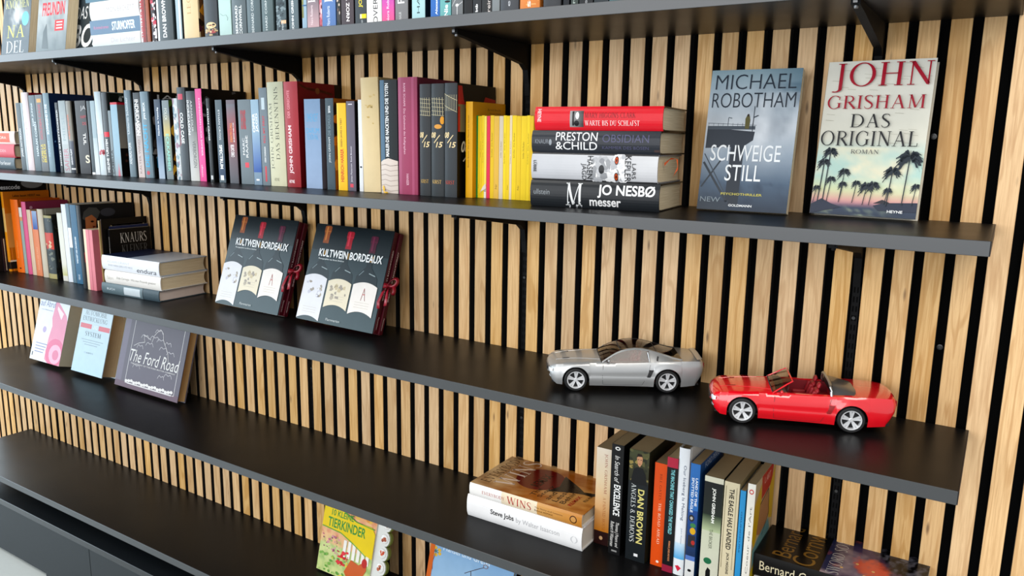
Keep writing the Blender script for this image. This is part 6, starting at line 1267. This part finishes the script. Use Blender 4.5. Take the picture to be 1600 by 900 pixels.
# ============================================================= lowest shelf
Z4 = S[4]
def farm(B):
    def fld(u, w):
        n = fbm(u*7, w*7, 3); m = fbm(u*16, w*14, 8)
        c = mixc(lin('e8b48c'), lin('f0d0a0'), n) if w < .62 else mixc(lin('b9cc84'), lin('dfe0a8'), n)
        if w < .2: c = mixc(c, lin('e09a5c'), m)
        return mixc(c, lin('8fb46c') if w > .5 else lin('d8806c'), max(0, (m-.5))*3)
    B.paint(0, 0, .8, 1, 26, 30, fld)
    B.blobs(.05, .0, .75, .16, ['4a78a8', 'e0a050', 'd8889c', 'e8c060'], 16, .035, 1.3, 51)
    B.blobs(.02, .5, .3, .72, ['c87a90', 'd8a0a8', '9c5a78', 'a8c080'], 34, .022, 1.2, 54)
    B.blobs(.02, .75, .75, .99, ['8cb860', 'b4cc80', 'e8d050', 'f0e060', '74a850'], 60, .026, 1.2, 52)
    for k in range(6): B.rect(.36+k*.07, .5, .405+k*.07, .72, 'f0ece4')
    B.poly([(.42, .9), (.5, .72), (.62, .75), (.72, .66), (.74, .78), (.66, .95), (.5, 1)], 'd0703c'); B.ell(.7, .7, .04, .06, 'c43c34'); B.blobs(.26, .64, .45, .84, ['d42c3c', 'e04a50'], 20, .028, 1.2, 53)
    B.poly([(.0, .12), (.1, .11), (.3, .14), (.5, .22), (.74, .22), (.80, .3), (.86, .55), (.82, .62), (.7, .6), (.5, .5), (.3, .42), (.0, .40)], 'ecd21c')
    B.line([(.0, .41), (.3, .43), (.5, .51), (.7, .61)], .015, '7cb84c', 1.2); B.line([(.3, .14), (.5, .22), (.78, .24)], .015, '6cb04c', 1.2)
    B.text('10 KLEINE', .12, .155, .46, .235, '4c9c48', 'h', 'b'); B.text('TIERKINDER', .08, .265, .66, .39, '4c9c48', 'h', 'b')
# sound book with a scalloped button strip
def tier():
    x, y = solveX(494, -92, -906.3+14), -92; Wd, H, t, lean = 205, 176, 15, 14; a = math.radians(lean)
    x = -1117; mw = Matrix.Translation(W(x, y, Z4+.4+t*math.sin(a))) @ Matrix.Rotation(math.radians(0), 4, 'Z') @ Matrix.Rotation(-a, 4, 'X')
    root = empty('picture_book', mw); tag(root, 'yellow children\'s board book with a scalloped row of animal buttons, leaning on the lowest shelf', 'book')
    m = MB().bbox(0, Wd*.80, 0, t, 0, H, .8); fb = link('board_pages', mesh('board_pages', m.v, m.f, cols=[lin('ddd8c8')]*len(m.f)), root, GLOSS)
    A = Art(lambda u, w, l: (u*Wd, -l, (1-w)*H))
    class Clip: pass
    farm(A)
    # keep the picture on the board
    A.v = [(min(v[0], .797), v[1], v[2]) for v in A.v]; A.make('cover_picture', fb, GLOSS)
    out = [(Wd*.79, 2)]
    for k in range(5):
        z0 = 6+k*(H-12)/5; dz = (H-12)/5
        for j in range(7): b = -math.pi/2+math.pi*j/6; out.append((Wd*.93+12*math.cos(b), z0+dz/2+dz/2*math.sin(b)))
    out.append((Wd*.79, H-2)); q = MB().prism(out, 'y', 3, t-2)
    sp = link('button_strip', q.me('button_strip'), root, mat('button_strip_pearl', 'cfcfc8', .35))
    q = MB().prism([(a_+1.6 if a_ > Wd*.8 else a_, b_) for a_, b_ in out], 'y', 6, t-.5); link('strip_back', q.me('strip_back'), root, mat('strip_olive', '7c8a3c', .5))
    for k in range(5):
        zc = 6+(k+.5)*(H-12)/5; b = MB().lathe([(0, 1.2), (9, 1.4), (11, 2.4), (11.4, 4)], 'y', 20, (Wd*.915, 0, zc)); bt = link('button', b.me('button', True), sp, mat('button_white', 'dedcd6', .3))
        A = Art(lambda u, w, l, zc=zc: (Wd*.915+(u-.5)*18, 1.1-l, zc+(.5-w)*18)); A.blobs(.25, .25, .75, .75, [['a8603c', '8a4a2c'], ['9a5a44', 'c87c5c'], ['d05a3c', 'e08060'], ['b86a4c', 'd8a080'], ['7a5a4a', '9c7c6a']][k], 7, .22, 1, 60+k); A.make('animal_picture', bt, PRINT)
tier()
def hansel(B):
    B.paint(0, 0, 1, 1, 14, 12, lambda u, w: mixc(lin('8fb4d6'), lin('b8d2e4'), w+.6*(fbm(u*4, w*4, 2)-.5)))
    B.text('Hänsel und Gretel', .16, .05, .72, .13, 'e6eef4', 'h', 's')
    for k in range(6): a = k*math.pi/3+.4; B.ell(.07+.055*math.cos(a), .18+.05*math.sin(a)*1.0, .022, .025, 'e0bc4c'); B.line([(.07, .18), (.07+.04*math.cos(a), .18+.04*math.sin(a))], .01, '5c7a6c', 1)
    B.line([(.07, .22), (.05, .34), (.06, .45)], .006, '8c5a4c', 1); B.line([(.45, .34), (.52, .28), (.62, .2), (.68, .16)], .008, '5a4a4c', 1); B.line([(.52, .28), (.53, .36)], .007, '5a4a4c', 1); B.ell(.68, .15, .03, .03, '8a7c84'); B.ell(.68, .15, .02, .02, '9cbcd8')
face_out('hardcover_book', -815, -70, Z4, 0, 216, 150, 12, 15, spine='d06a1c', front='8fb4d6', hard=True, gloss=True, fart=lambda B: (hansel(B), B.rect(-.0, 0, .055, 1, 'd8741c')), label='light blue fairy tale picture book with an orange spine strip, leaning on the lowest shelf')
